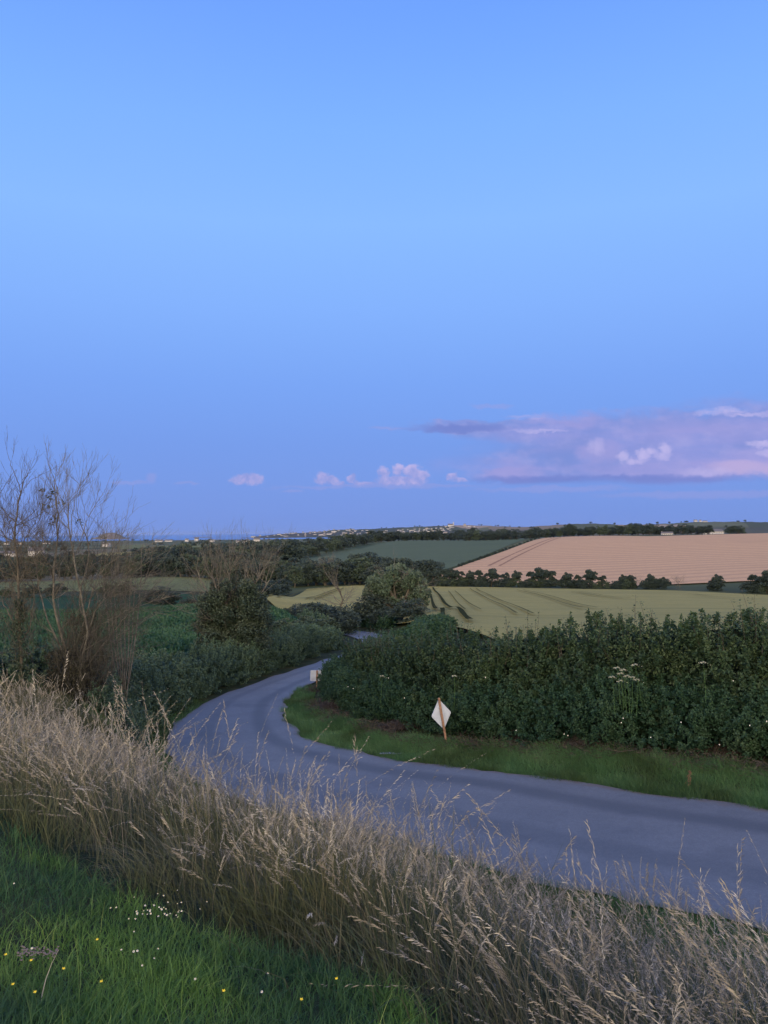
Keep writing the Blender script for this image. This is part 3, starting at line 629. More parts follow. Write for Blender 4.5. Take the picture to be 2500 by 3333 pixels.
for k, (px, sc) in enumerate([(2270, 1.0), (2285, .9), (2295, 1.0), (1520, 1.0)]):
    q = head_pt(px, .93); place_house((q[0], q[1], q[2]), [0, 2, 1, 0][k], .2, sc, 'tiny pale farm building on the far skyline hill', 'farm buildings on the skyline', False)

# ------------------------------------------------------------------ trees
def crown(seed, n, H=8., cw=3.2, base=1.6, nc=28, leaf=.30, droop=0, mat_=None, lean=0):
    g = np.random.default_rng(seed); k = 0; C = []; Rd = []
    while len(C) < nc:
        d = g.normal(size=3); d /= np.linalg.norm(d); rr_ = g.uniform(.35, .95)
        ctr = np.array([d[0]*cw*rr_*.85, d[1]*cw*rr_*.85, base+(H-base)*.5+d[2]*(H-base)*.40*rr_])
        C.append(ctr); Rd.append(g.uniform(.20, .40)*cw*(1.1-.35*(ctr[2]-base)/(H-base)))
    C = np.array(C); Rd = np.array(Rd)
    C[:, 0] += lean*(C[:, 2]-base)/H*2
    w = Rd**2; j = g.choice(nc, n, p=w/w.sum()); d = rdir(n, g); d[:, 2] = np.abs(d[:, 2])*.9+d[:, 2]*.35; d = norm(d)
    rad = Rd[j, None]*(.55+.5*g.random((n, 1))**.6)
    P = C[j]+d*rad*np.array([1, 1, .8])
    t = np.clip(.25+.25*g.random(n)+.25*(g.random(nc)[j])+.15*(d[:, 2]), 0, 1)
    D = norm(d+rdir(n, g)*.8+np.array([0, 0, -droop])); N = norm(d+rdir(n, g)*.7)
    V, F, tt = leaves(P, D, N, leaf*(.7+.6*g.random(n)), leaf*.75, t)
    return mesh_data('crown', V, F, mat_ or M['tree1'], tt), C
def trunk_mesh(seed, C, H, r=.16, nl=9):
    g = np.random.default_rng(seed+99); paths = []
    top = C[np.argmax(C[:, 2])]; k = 7; t = np.linspace(0, 1, k)
    pts = np.stack([top[0]*t**1.5+.1*np.sin(t*5), top[1]*t**1.5+.1*np.cos(t*4)-.1, t*top[2]], -1); paths.append((pts, r*(1-.85*t)+.01))
    for c in C[g.permutation(len(C))[:nl]]:
        s = g.uniform(.18, .45); a = pts[int(s*(k-1))]; tt = np.linspace(0, 1, k)
        q = a+(c-a)*tt[:, None]; q[:, 2] += .5*np.sin(tt*np.pi)*.5; paths.append((q, r*.5*(1-.9*tt)+.006))
    A = tubes(paths, 6); return A.mesh('trunk', M['bark'], True)
VAR = []
for i, (H, cw, base, nc, mm) in enumerate([(8, 3.0, .3, 34, 'tree1'), (8, 3.6, .4, 38, 'tree1'), (8, 2.6, .1, 30, 'tree2'), (8, 4.0, .2, 40, 'tree1'), (8, 3.2, .5, 30, 'tree2'), (8, 3.0, .5, 26, 'tree1'), (8, 3.4, .3, 34, 'tree1')]):
    cm, C = crown(100+i, 3400, H, cw, base, nc, .40, 0, M[mm]); VAR.append((cm, trunk_mesh(i, C, H)))
SC = [crown(200+i, 3000, 8.3, cw, 1.7, nc, .50, .3, M['tree1'], lean=.5)+(0,) for i, (cw, nc) in enumerate([(2.8, 15), (3.3, 18), (2.4, 12), (3.8, 20)])]
SVAR = [(c[0], trunk_mesh(300+i, c[1], 8, .2, 7)) for i, c in enumerate(SC)]
def tree(name, loc, var, h, rot, label, cat, group=None, wide=1., parts=True):
    r = empty(name, loc); s = h/8.; r.scale = (s*wide, s*wide, s); r.rotation_euler.z = rot; tag(r, label, cat, group)
    obj('crown', var[0], r)
    obj('trunk', var[1], r)
    return r
tr = random.Random(5)
def where(px):
    for a, t in [(130, 'seen through the slim bare tree at left'), (330, 'seen through the large bare tree'), (480, 'right of the large bare tree'), (640, 'between the bare tree and the ivy tree'), (860, 'above the ivy-clad tree'), (1000, 'left of the small dead tree'), (1180, 'above the small dead tree'), (1400, 'above or behind the willow'), (1560, 'just right of the willow'), (1760, 'near the corner of the wheat field'), (1960, 'above the left part of the wheat'), (2150, 'above the middle of the wheat')]:
        if px < a: return t
    return 'towards the right edge of the photo'
def line(px0, px1, n, Y, h, group, label, dy=20, wide=1.25, name='broadleaf_tree', sink=.3, varset=None):
    for k in range(n):
        px = px0+(px1-px0)*(k+.5+tr.uniform(-.35, .35))/n; Yk = (Y(px) if callable(Y) else Y)+tr.uniform(-dy, dy)
        g_ = ground_pt(px, Yk); hh = tr.uniform(*h)
        tree(name, (g_.x, g_.y, g_.z-.16*hh), tr.choice(varset or VAR), hh*1.16, tr.uniform(0, 6.28), label+', '+where(px), 'tree', group+' '+where(px), wide*tr.uniform(.85, 1.2))
# row of wind-cut trees between the barley and the wheat: individual trees, labelled one by one
row = [(1385, 1852, 1.0, 'leftmost tree of the wind-cut row between barley and wheat'), (1410, 1850, 1.0, 'second tree from the left in the wind-cut row between the fields'), (1438, 1846, 1.0, 'third tree from the left in the row, in its dense left end'),
       (1466, 1850, 1.0, 'fourth tree from the left in the row, in its dense left end'), (1492, 1853, .9, 'last tree of the dense left end of the row, where the wheat corner begins'), (1524, 1855, .8, 'small tree of the row under the left corner of the wheat field'),
       (1552, 1848, .8, 'slim tree of the row between two small gaps below the wheat track'), (1597, 1850, .9, 'tree of the row just left of the slim gap at mid row'), (1640, 1857, .8, 'low round tree of the row with wheat showing through its crown'), (1674, 1855, .8, 'narrow leaning tree of the row, left of the widest clump'),
       (1722, 1853, 1.0, 'left tree of the widest clump in the field row'), (1752, 1848, 1.1, 'middle and tallest tree of the widest clump in the field row'), (1786, 1851, 1.0, 'right tree of the widest clump in the field row'), (1838, 1861, .9, 'left tree of the second clump of the field row, right of the first gap'),
       (1875, 1864, .7, 'low tree in the middle of the second clump of the field row'), (1914, 1854, 1.0, 'tallest tree of the second clump of the field row'), (1955, 1867, .9, 'right end tree of the second clump of the field row'), (2020, 1868, .9, 'left tree of the third small clump of the field row'),
       (2048, 1865, .9, 'bushy tree in the third small clump of the field row'), (2110, 1868, .8, 'slim tree of the third clump, right of a thin sapling'), (2150, 1872, .8, 'right end tree of the third small clump of the field row'), (2324, 1867, .9, 'lone tree between the third clump and the right edge'),
       (2445, 1862, 1.0, 'first tree of the clump at the right edge of the photo'), (2490, 1857, 1.1, 'tree cut by the right edge of the photo'), (2545, 1857, 1.1, 'tree outside the right edge, end of the field row')]
rowY = lambda x: np.interp(x, [1380, 2000, 2500, 2800], [254, 237, 207, 195])
for i, (px, ty, wd, lab) in enumerate(row):
    Y = float(rowY(px)); g_ = ground_pt(px, Y); top = at(px, ty, Y); h = (top.z-g_.z)*1.0
    tree('windswept_tree', (g_.x, g_.y, g_.z-.2), SVAR[i % 4], h/.97, tr.uniform(-.5, .5), lab, 'tree', 'wind-cut trees in the row between the fields', wd)
    if not (2200 < px < 2300):
        for q in (-18, -4, 12):
            xx = px+q+tr.uniform(-6, 6); gb = ground_pt(xx, Y+tr.uniform(-1.5, 1)); hb = tr.uniform(2.6, 4.2)
            b_ = empty('bush', (gb.x, gb.y, gb.z-.8)); b_.scale = (hb/8*1.3, hb/8*1.3, hb/8*1.15); b_.rotation_euler.z = tr.uniform(0, 6)
            tag(b_, 'low bush under the field row, '+where(xx), 'bush', 'bushes under the field row '+where(xx)); obj('foliage', VAR[i % 7][0], b_)
sap = [(2205, 'thin bare sapling left of the lone tree in the field row'), (2215, 'thin leafless sapling nearest the lone tree in the field row'), (2080, 'tiny sapling between the trees of the third clump')]
# woods
W1 = 'dark tree in the wood beyond the pasture'
line(420, 880, 17, 275, (7, 10), 'trees of the wood beyond the pasture', W1, 10)
line(440, 900, 16, 310, (9, 13), 'trees of the wood beyond the pasture', W1, 16)
line(500, 960, 15, 360, (11, 15), 'trees of the wood beyond the pasture', W1, 20)
line(-120, 430, 16, 285, (6, 9), 'trees behind the bare trees at left', 'dark far tree at left', 25)
line(-120, 450, 18, 450, (8, 11), 'trees behind the bare trees at left', 'dark far tree at left', 60)
W2 = 'dark tree below the green crop field'
line(900, 1395, 17, 268, (7.5, 10.5), 'trees of the belt below the green crop field', W2, 8)
line(1070, 1380, 8, 285, (8.5, 11), 'trees of the belt below the green crop field', W2, 8)
for px, Y, h, lab in [(958, 255, 8.4, 'large round pale green bush-like tree at the left corner of barley'), (1000, 262, 8.2, 'dark domed tree just right of the pale round one')]:
    g_ = ground_pt(px, Y); tree('round_tree', (g_.x, g_.y, g_.z-.4), VAR[4 if px < 990 else 1], h, 1., lab, 'tree', wide=1.15)
line(560, 860, 14, 520, (9, 12), 'trees left above the green crop field', 'dark tree left of the green crop', 60)
line(700, 960, 12, 640, (11, 14), 'trees left above the green crop field', 'dark tree left of the green crop', 60)
def up(px): return np.interp(px, [840, 1000, 1250, 1320], [350, 470, 710, 740])
line(840, 1290, 22, lambda x: up(x)+15, (8, 12), 'trees left above the green crop field', 'dark tree left of the green crop', 12)
line(900, 1250, 16, lambda x: up(x)+90, (9, 12), 'trees left above the green crop field', 'dark tree left of the green crop', 40)
line(1200, 1640, 26, 740, (9, 13), 'trees on the skyline above the green crop field', 'dark tree along the top of the green crop', 20)
line(1500, 1760, 12, 700, (9, 12), 'trees on the skyline above the green crop field', 'dark tree along the top of the green crop', 20)
line(1700, 2115, 26, 650, (8, 11.5), 'trees on the skyline above the wheat field', 'dark tree topping the wheat field', 14)
line(2110, 2310, 12, 720, (8, 11), 'trees on the skyline above the wheat field', 'dark tree topping the wheat field', 14)
line(2370, 2425, 4, 700, (7, 9.5), 'trees on the skyline above the wheat field', 'dark tree topping the wheat field', 10)
g_ = ground_pt(1848, 640); tree('broadleaf_tree', (g_.x, g_.y, g_.z-.3), VAR[3], 12.5, .4, 'tallest dark tree on the skyline above the wheat field', 'tree', wide=1.1)
g_ = ground_pt(1540, 760); tree('broadleaf_tree', (g_.x, g_.y, g_.z-.3), VAR[6], 14.5, .4, 'tallest rounded tree on the skyline above the green crop field', 'tree', wide=1.1)
# hedgerow trees of the coastal plain
for k in range(95):
    Y = math.exp(tr.uniform(math.log(800), math.log(3300))); px = tr.uniform(-150, 1180); g_ = ground_pt(px, Y)
    tree('hedgerow_tree', (g_.x, g_.y, g_.z-1), tr.choice(VAR), tr.uniform(6, 10), tr.uniform(0, 6), 'far small dark tree of the hedgerows in the coastal plain', 'tree', 'hedgerow trees of the coastal plain', tr.uniform(1.3, 2.6))
for k in range(22):
    px = tr.uniform(-150, 900)+0; Y = tr.uniform(3300, 3900); g_ = ground_pt(px, Y)
    tree('hedgerow_tree', (g_.x, g_.y, g_.z-1), tr.choice(VAR), tr.uniform(6, 9), tr.uniform(0, 6), 'tiny dark tree on the low shore in front of the sea', 'tree', 'trees on the low shore', tr.uniform(1.5, 3))
for k in range(40):
    px = tr.choice([tr.uniform(1130, 1700), tr.uniform(1800, 2600)]); q = head_pt(px, tr.choice([tr.uniform(.2, .9), .97]))
    tree('headland_tree', (q[0], q[1], q[2]-1), tr.choice(VAR), tr.uniform(7, 12), tr.uniform(0, 6), 'tiny dark tree on the distant headland', 'tree', 'trees on the distant headland', tr.uniform(1.2, 2.2))

# hedge-like strips far away: field-corner hedge between wheat and green crop, pasture bushes
def bushes(lst, group, k=1.):
    for px, Y, h, wd, lab, vi in lst:
        h = h*(k if px < 1180 else 1); wd = wd*1.12; g_ = ground_pt(px, Y); s = h/8; r = empty('bush', (g_.x, g_.y, g_.z-.15*h)); r.scale = (s*wd, s*wd, s*1.15); r.rotation_euler.z = tr.uniform(0, 6); tag(r, lab, 'bush', group); obj('foliage', VAR[vi][0], r)
bushes([(520, 128, 3.2, 1.9, 'dark round bush at the far edge of the beet field, left of a smaller', 1), (500, 130, 2.2, 1.8, 'low bush on the left flank of the dark round bush', 3), (556, 130, 2.2, 1.9, 'low bush on the right flank of the dark round bush', 0), (625, 120, 2.6, 1.8, 'brownish bush left of the ivy tree at the beet field edge', 6), (600, 124, 2.0, 1.6, 'small bush between the round bush and the ivy tree', 5), (660, 118, 2.4, 1.9, 'bush right behind the left side of the ivy tree', 3),
        (20, 150, 2.5, 1.8, 'bush at the far left end of the beet field', 2), (100, 150, 3, 1.6, 'bush seen through the thin bare tree at the beet field edge', 1), (180, 150, 3, 1.8, 'bush behind the bare tree at the beet field edge', 6), (400, 145, 3.4, 1.7, 'pale bush behind the drooping twigs of the bare tree', 4), (350, 148, 3.4, 1.7, 'bush hidden in the twigs of the bare tree', 2)], 'bushes along the beet field')
bushes([(840, 205, 4.0, 2.0, 'dark bush at the left tip of the barley, leftmost', 0), (868, 212, 4.5, 1.8, 'dark bush at the left tip of the barley, in the middle', 3), (900, 222, 5.0, 1.9, 'dark bush at the left tip of the barley, rightmost', 1), (815, 200, 3.6, 2.0, 'dark bush just left of the barley tip, behind the ivy tree', 6)], 'bushes at the barley tip')
bushes([(880, 112, 4.3, 1.0, 'upright dark bush, leftmost of the clipped three by the barley', 5), (912, 110, 4.3, 1.0, 'upright dark bush, middle of the clipped three by the barley', 0), (955, 106, 4.9, 1.3, 'broad clipped bush, right of the three by the barley', 1), (1010, 95, 4.6, 1.5, 'dark shrub above the road bend, below the small dead tree', 6), (1055, 90, 4.7, 1.6, 'large shrub beneath the small dead tree', 3), (1100, 88, 4.5, 1.5, 'shrub to the right of the small dead tree', 1),
        (1132, 84, 3.6, 1.2, 'shrub just left of the distant piece of road', 0), (1202, 97, 5.0, 1.15, 'dark round bush at the foot of the willow, left', 3), (1240, 92, 2.6, 1.5, 'low bush between the round dark bush and the willow foot', 5), (1270, 90, 2.6, 1.5, 'low bush under the willow above the distant road', 0), (1330, 86, 3.0, 1.6, 'low bush right of the willow foot', 1),
        (1065, 75, 3.4, 1.7, 'green shrub of the hedge left of the hidden lane', 2), (1000, 70, 3.2, 1.8, 'green shrub in the hedge line below the beet field tip', 4), (945, 66, 2.8, 1.8, 'green shrub right of the ivy tree above the lane', 2), (900, 60, 2.4, 1.8, 'grey green shrub beside the ivy tree on its right', 4)], 'shrubs along the lane', .76)
for k in range(22):
    px = 1489+(1745-1489)*(k+.5)/22; h_ = hit(px+2, 1848-(px-1489)*.365, 240)
    r = empty('bush', (h_[0], h_[1], h_[2]-.5)); r.scale = (.42, .42, .28); r.rotation_euler.z = k; tag(r, 'low bush of the strip dividing wheat from the green crop', 'bush', 'bushes between wheat and green crop'); obj('foliage', VAR[k % 7][0], r)

# ------------------------------------------------------------------ bare branching
def grow(g, p, d, L, r, depth, paths, bend=.25, up_=.10, kids=(2, 4), ratio=.68, spread=.6, lat=.35):
    k = 6; pts = [p]; q = p.copy(); dd = d.copy(); j = g.normal(size=3)*bend
    for i in range(k-1):
        dd = dd+(g.normal(size=3)*bend*.35+j*.18)+np.array([0, 0, up_]); dd /= np.linalg.norm(dd); q = q+dd*L/(k-1); pts.append(q.copy())
    pts = np.array(pts); rt = max(r*.55, .0028) if depth > 0 else .002
    paths.append((pts, np.linspace(r, rt, k)))
    if depth == 0: return
    for c in range(g.integers(kids[0], kids[1]+1)):
        f = 1.0 if c == 0 else g.uniform(.25, .95); i = min(k-1, int(round(f*(k-1)))); T_ = norm(pts[min(i+1, k-1)]-pts[max(i-1, 0)])
        nd = T_+norm(g.normal(size=3))*(spread*.5 if c == 0 else spread); nd /= np.linalg.norm(nd)
        rc = np.interp(i, np.arange(k), np.linspace(r, rt, k))*(.85 if c == 0 else .6)
        grow(g, pts[i], nd, L*ratio*g.uniform(.75, 1.2), max(rc, .0025), depth-1, paths, bend, up_, kids, ratio, spread)
def stem_path(pts, r0_, r1, k=14):
    P = catmull(np.array(pts), max(2, k//(len(pts)-1)));
    idx_ = np.linspace(0, len(P)-1, k); P = np.stack([np.interp(idx_, np.arange(len(P)), P[:, c]) for c in range(3)], -1)
    P[1:-1] += rng.normal(0, .015, (k-2, 3)); return P, np.linspace(r0_, r1, k)
def pxpath(l, Y, dy=0): return [tuple(at(x, y, Y+dy*i)) for i, (x, y) in enumerate(l)]

def bare_tree(name, base, label, stems, seed, twigs, cat='tree', mt_=None):
    r = empty(name, base); tag(r, label, cat); g = np.random.default_rng(seed); main = []; tw = []
    for (pts, r0_, r1, nk, (L0, L1), up_, side, depth) in stems:
        P, Rd = stem_path(pts, r0_*.68, r1*.8, 16); main.append((P, Rd))
        # continuation at the tip
        T_ = norm(P[-1]-P[-3]); grow(g, P[-1], T_, (L0+L1)/2, r1*.9, depth, tw, .22, up_, (2, 3))
        for k in range(nk):
            i = g.integers(3, 15); T_ = norm(P[i+1]-P[i-1]) if i < 15 else T_
            nd = T_*.5+norm(g.normal(size=3)*np.array([1, .7, .4]))*.8+np.array(side); nd /= np.linalg.norm(nd)
            grow(g, P[i], nd, g.uniform(L0, L1), Rd[i]*.45, depth, tw, .22, up_, (2, 4))
    off = np.array(base)
    main = [(p-off, q) for p, q in main]; tw = [(p-off, q) for p, q in tw]
    obj('trunk', tubes(main, 8).mesh('trunk', mt_ or M['barkpale'], True), r)
    obj('branches', tubes(tw, 4).mesh('branches', M['barkpale'] if mt_ is None else mt_, True), r)
    return r, tw
def twig_mass(r, centre_px, Y, rx, ry, n, seed, L=(.5, 1.1), d=(.6, 0, .35), name='twigs', m_=None, depth=2, ydepth=1.2, rad=.006):
    g = np.random.default_rng(seed); tw = []; off = np.array(r.location)
    for k in range(n):
        a = g.uniform(0, 6.283); q = math.sqrt(g.random()); p_ = np.array(at(centre_px[0]+math.cos(a)*q*rx, centre_px[1]+math.sin(a)*q*ry, Y+g.uniform(-ydepth, ydepth)))
        dd = np.array(d)+g.normal(size=3)*.45; dd /= np.linalg.norm(dd); grow(g, p_, dd, g.uniform(*L), rad*g.uniform(.7, 1.6), depth, tw, .25, .05, (2, 3), .7, .55)
    obj(name, tubes([(p-off, q) for p, q in tw], 3).mesh(name, m_ or M['twig'], True), r)
YB = 22.
gB = ground_pt(245, YB)
def pb(l, dy=0.0): return [tuple(at(x, y, YB+dy*i)) for i, (x, y) in enumerate(l)]
stemsB = [
    (pb([(250, 2300), (235, 2180), (195, 2050), (172, 1900), (188, 1750), (182, 1640)], .02), .075, .020, 12, (.45, .95), .10, (.0, 0, .2), 3),
    (pb([(245, 2300), (262, 2150), (285, 2060), (262, 1930), (235, 1790), (222, 1690)], -.05), .065, .018, 10, (.45, .95), .10, (.1, 0, .2), 3),
    (pb([(262, 2300), (285, 2140), (290, 2040), (258, 1960), (290, 1800), (268, 1720)], .12), .055, .016, 10, (.4, .9), .10, (.1, 0, .2), 3),
    (pb([(230, 2300), (215, 2150), (150, 2000), (122, 1880), (115, 1800)], .15), .045, .014, 8, (.4, .8), .06, (-.1, 0, .1), 3),
    (pb([(275, 2180), (330, 2100), (400, 2020), (440, 1975)], -.1), .03, .008, 12, (.5, .95), .03, (.5, 0, .1), 3),
    (pb([(262, 2080), (340, 2030), (430, 1980), (555, 1940)], -.15), .022, .006, 6, (.4, .8), .03, (.5, 0, .1), 2),
    (pb([(262, 2120), (310, 1990), (370, 1920), (440, 1860)], -.05), .03, .008, 12, (.5, .95), .03, (.5, 0, .1), 3),
    (pb([(268, 2040), (310, 1900), (360, 1830), (430, 1800)], .05), .028, .008, 12, (.5, .95), .03, (.5, 0, .1), 3),
    (pb([(222, 1700), (205, 1640), (178, 1560), (165, 1530)], .0), .018, .006, 6, (.35, .7), .14, (0, 0, .3), 2),
    (pb([(228, 1760), (238, 1660), (262, 1590), (272, 1560)], .0), .018, .005, 6, (.35, .7), .14, (.1, 0, .3), 2),
    (pb([(262, 1760), (290, 1680), (325, 1620), (345, 1590)], .0), .018, .005, 7, (.35, .7), .14, (.2, 0, .3), 2),
    (pb([(182, 1700), (185, 1610), (180, 1560), (190, 1530)], .0), .018, .006, 5, (.3, .6), .14, (.0, 0, .3), 2)]
tB, _ = bare_tree('bare_tree', tuple(gB), 'large leafless tree with several pale stems and fine brown twigs, at left', stemsB, 4, None)
twig_mass(tB, (330, 1995), YB, 130, 115, 190, 5, (.45, .9))
twig_mass(tB, (250, 1850), YB, 130, 60, 60, 15, (.4, .8), (.2, 0, .5))
twig_mass(tB, (280, 2180), YB, 80, 120, 130, 6, (.4, .9), (.25, 0, .6))
# a few leaves and dark ivy remnants
gg = np.random.default_rng(8)
cl = [(140, 1595), (160, 1612), (158, 1620), (172, 1602), (160, 1650), (140, 1642), (178, 1690), (168, 1708), (205, 1638), (250, 1700), (265, 1702)]
P = np.concatenate([np.array(at(x, y, YB))+gg.normal(0, .035, (9, 3)) for x, y in cl])-np.array(tB.location)
V, F, tt = leaves(P, rdir(len(P)), rdir(len(P)), .07, .055, gg.random(len(P))*.6); obj('leaves', mesh_data('leaves', V, F, M['ivy'], tt), tB)
def cloud_leaves(cs, n, size, m_, g, off, flat=.8, t0=.2, shell=.5):
    """cs: list of (centre(3), radius)"""
    C = np.array([c for c, r in cs]); Rr = np.array([r for c, r in cs]); w = Rr**2; j = g.choice(len(cs), n, p=w/w.sum()); d = rdir(n, g)
    P = C[j]+d*Rr[j, None]*(shell+(1.05-shell)*g.random((n, 1)))*np.array([1, 1, flat]); ct = g.random(len(cs))
    t = np.clip(t0+.3*g.random(n)+.3*ct[j]+.12*d[:, 2], 0, 1)
    V, F, tt = leaves(P-off, norm(d+rdir(n, g)), norm(d+rdir(n, g)*.8), size*(.6+.8*g.random(n)), size*.7, t)
    return mesh_data('leaves', V, F, m_, tt)
csb = [(np.array(at(gg.uniform(170, 345), gg.uniform(2130, 2340), YB+gg.uniform(-.5, .9))), gg.uniform(.15, .38)) for _ in range(60)]+[(np.array(at(gg.uniform(225, 300), gg.uniform(2000, 2200), YB+gg.uniform(0, .6))), gg.uniform(.1, .25)) for _ in range(24)]
obj('ivy', cloud_leaves(csb, 12000, .055, M['ivybrown'], gg, np.array(tB.location), t0=.1), tB)
twig_mass(tB, (255, 2170), YB+.4, 95, 110, 220, 16, (.3, .7), (.15, 0, .6))
# left slim tree
YA = 21.5; gA = ground_pt(70, YA)
def pa(l, dy=0.0): return [tuple(at(x, y, YA+dy*i)) for i, (x, y) in enumerate(l)]
stemsA = [(pa([(75, 2300), (68, 2150), (62, 2000), (58, 1850), (48, 1750), (58, 1640)]), .07, .025, 9, (.5, .9), .12, (0, 0, .2), 3),
          (pa([(58, 1650), (66, 1590), (50, 1550), (35, 1510), (24, 1475)]), .022, .005, 2, (.3, .5), .15, (0, 0, .3), 2),
          (pa([(62, 1585), (95, 1540), (108, 1520)]), .014, .005, 3, (.3, .5), .1, (.1, 0, .3), 1), (pa([(64, 1620), (95, 1570), (145, 1540)]), .014, .005, 3, (.3, .5), .08, (.1, 0, .3), 1),
          (pa([(52, 1700), (20, 1670), (-15, 1630)]), .02, .008, 4, (.4, .7), .12, (-.1, 0, .2), 2), (pa([(-20, 1640), (10, 1590), (45, 1535), (55, 1530)]), .013, .004, 2, (.3, .4), .1, (0, 0, .2), 1),
          (pa([(50, 1760), (20, 1750), (-10, 1700)]), .022, .008, 5, (.5, .8), .12, (-.1, 0, .2), 3), (pa([(58, 1800), (95, 1730), (115, 1700)]), .022, .008, 6, (.5, .8), .12, (.1, 0, .2), 3),
          (pa([(62, 1900), (100, 1840), (130, 1770)]), .02, .008, 5, (.5, .8), .12, (.1, 0, .2), 3), (pa([(62, 1980), (110, 1930), (140, 1850)]), .02, .008, 4, (.4, .7), .08, (.1, 0, .2), 3),
          (pa([(70, 2100), (100, 2030), (110, 1930)], .1), .03, .01, 6, (.4, .8), .08, (.1, 0, .2), 3), (pa([(60, 2050), (20, 1980), (-20, 1900)], .1), .03, .01, 6, (.4, .8), .08, (-.1, 0, .2), 3),
          (pa([(62, 1780), (30, 1700), (5, 1640)], .1), .02, .006, 6, (.4, .7), .08, (-.1, 0, .2), 3)]
tA, _ = bare_tree('bare_tree', tuple(gA), 'slim dark-stemmed leafless tree at the left edge, left of the larger one', stemsA, 21, None, mt_=M['bark'])
twig_mass(tA, (60, 1800), YA, 110, 90, 120, 31, (.35, .7), (.05, 0, .6), m_=M['bark'])
twig_mass(tA, (50, 2000), YA, 90, 160, 110, 32, (.35, .7), (.05, 0, .6))
off = np.array(tA.location)
obj('ivy', cloud_leaves([(np.array(at(62+gg.uniform(-14, 14), y, YA)), .13) for y in np.linspace(2280, 1960, 22)], 3000, .06, M['ivy'], gg, off), tA)
# small bare shrubs with twigs against the sea
sh = empty('bare_shrub', tuple(ground_pt(400, 26))); tag(sh, 'thin leafless shrub whose twig tips show against the sea', 'shrub'); g5 = np.random.default_rng(51); tw = []
for x0, y0, x1, y1 in [(345, 1900, 349, 1700), (370, 1900, 400, 1715), (390, 1900, 415, 1745), (410, 1900, 437, 1720), (455, 1900, 468, 1722), (470, 1900, 498, 1732), (330, 1900, 332, 1745), (385, 1900, 392, 1730)]:
    a_, c_ = np.array(at(x0, y0, 26)), np.array(at(x1, y1, 26)); P, Rd = stem_path([a_, (a_+c_)/2+g5.normal(0, .05, 3), c_], .012, .003, 8); tw.append((P-np.array(sh.location), Rd))
    for k in range(4):
        i = g5.integers(3, 7); grow(g5, P[i]-np.array(sh.location), norm(norm(c_-a_)+g5.normal(size=3)*.4), .35, .004, 1, tw, .2, .1)
gs = np.array(ground_pt(400, 26))
for k in range(8):
    P, Rd = stem_path([gs+np.array([g5.normal()*.1, 0, 0]), (gs+np.array(at(330+20*k, 1900, 26)))/2, np.array(at(335+18*k, 1880, 26))], .03, .012, 8); tw.append((P-np.array(sh.location), Rd))
obj('branches', tubes(tw, 4).mesh('branches', M['barkpale'], True), sh)

# ivy-clad tree left of the road
YI = 42.; gI = ground_pt(755, YI)
iv = empty('ivy_tree', tuple(gI)); tag(iv, 'half dead tree wrapped in dark ivy with bare upper branches, left of the road', 'tree')
off = np.array(iv.location); g6 = np.random.default_rng(61)
cs = []
for k in range(120):
    y = g6.uniform(1895, 2180); wl = np.interp(y, [1890, 1940, 2000, 2100, 2190], [720, 675, 655, 655, 650]); wr = np.interp(y, [1890, 1940, 2000, 2100, 2190], [825, 855, 860, 858, 870])
    cs.append((np.array(at(g6.uniform(wl, wr), y, YI+g6.uniform(-1.3, 1.3))), g6.uniform(.32, .6)))
obj('ivy', cloud_leaves(cs, 46000, .12, M['ivy'], g6, off), iv)
paths = []; tw = []
stI = [[(780, 2180), (770, 2050), (790, 1960), (800, 1900)], [(770, 2050), (735, 1960), (700, 1905), (690, 1870)], [(790, 1960), (830, 1900), (860, 1850)], [(780, 2000), (760, 1930), (745, 1880), (752, 1850)], [(760, 1990), (710, 1960), (660, 1900), (640, 1850)], [(790, 1980), (850, 1930), (880, 1880)], [(750, 1990), (715, 2000), (690, 2020)]]
for l in stI:
    P, Rd = stem_path([tuple(at(x, y, YI-.4)) for x, y in l], .09 if l[0][1] > 2100 else .05, .02, 12); paths.append((P-off, Rd))
    for k in range(8):
        i = g6.integers(4, 12); nd = norm(np.array([g6.normal()*.8, g6.normal()*.4, .7])); grow(g6, P[i]-off, nd, g6.uniform(.8, 1.5), .018, 3, tw, .25, .12, (2, 4), .66, .6)
obj('trunk', tubes(paths, 7).mesh('trunk', M['barkpale'], True), iv)
obj('branches', tubes(tw, 4).mesh('branches', M['barkpale'], True), iv)
twig_mass(iv, (740, 1890), YI, 115, 60, 45, 66, (.5, 1.3), (.0, 0, .3), name='twigs', ydepth=1.5, rad=.009)
twig_mass(iv, (690, 1990), YI, 60, 90, 60, 67, (.5, 1.0), (-.4, 0, .4), name='twigs', ydepth=1.5, rad=.009)

# willow beyond the lane
YW = 98.; gW = ground_pt(1300, YW); wl_ = empty('willow_tree', tuple(gW)); tag(wl_, 'large rounded grey-green willow in the middle, above the distant piece of road', 'tree'); off = np.array(gW); g7 = np.random.default_rng(71)
cs = []
for k in range(90):
    a = g7.uniform(0, 6.283); q = g7.random()**.5; x = 1290+math.cos(a)*q*(90 if k % 3 else 66); y = 1908-math.sin(a)*q*68
    cs.append((np.array(at(x, y, YW+g7.uniform(-2.5, 2.5))), g7.uniform(.38, .85)))
for x, y in [(1200, 1925), (1215, 1950), (1215, 1905), (1385, 1930), (1378, 1960), (1362, 1985), (1350, 1950), (1372, 1900), (1300, 1990), (1285, 2000), (1275, 1980)]: cs.append((np.array(at(x, y, YW)), .7))
P_ = cloud_leaves(cs, 24000, .26, M['willow'], g7, off, .95); obj('crown', P_, wl_)
paths = []; tw = []
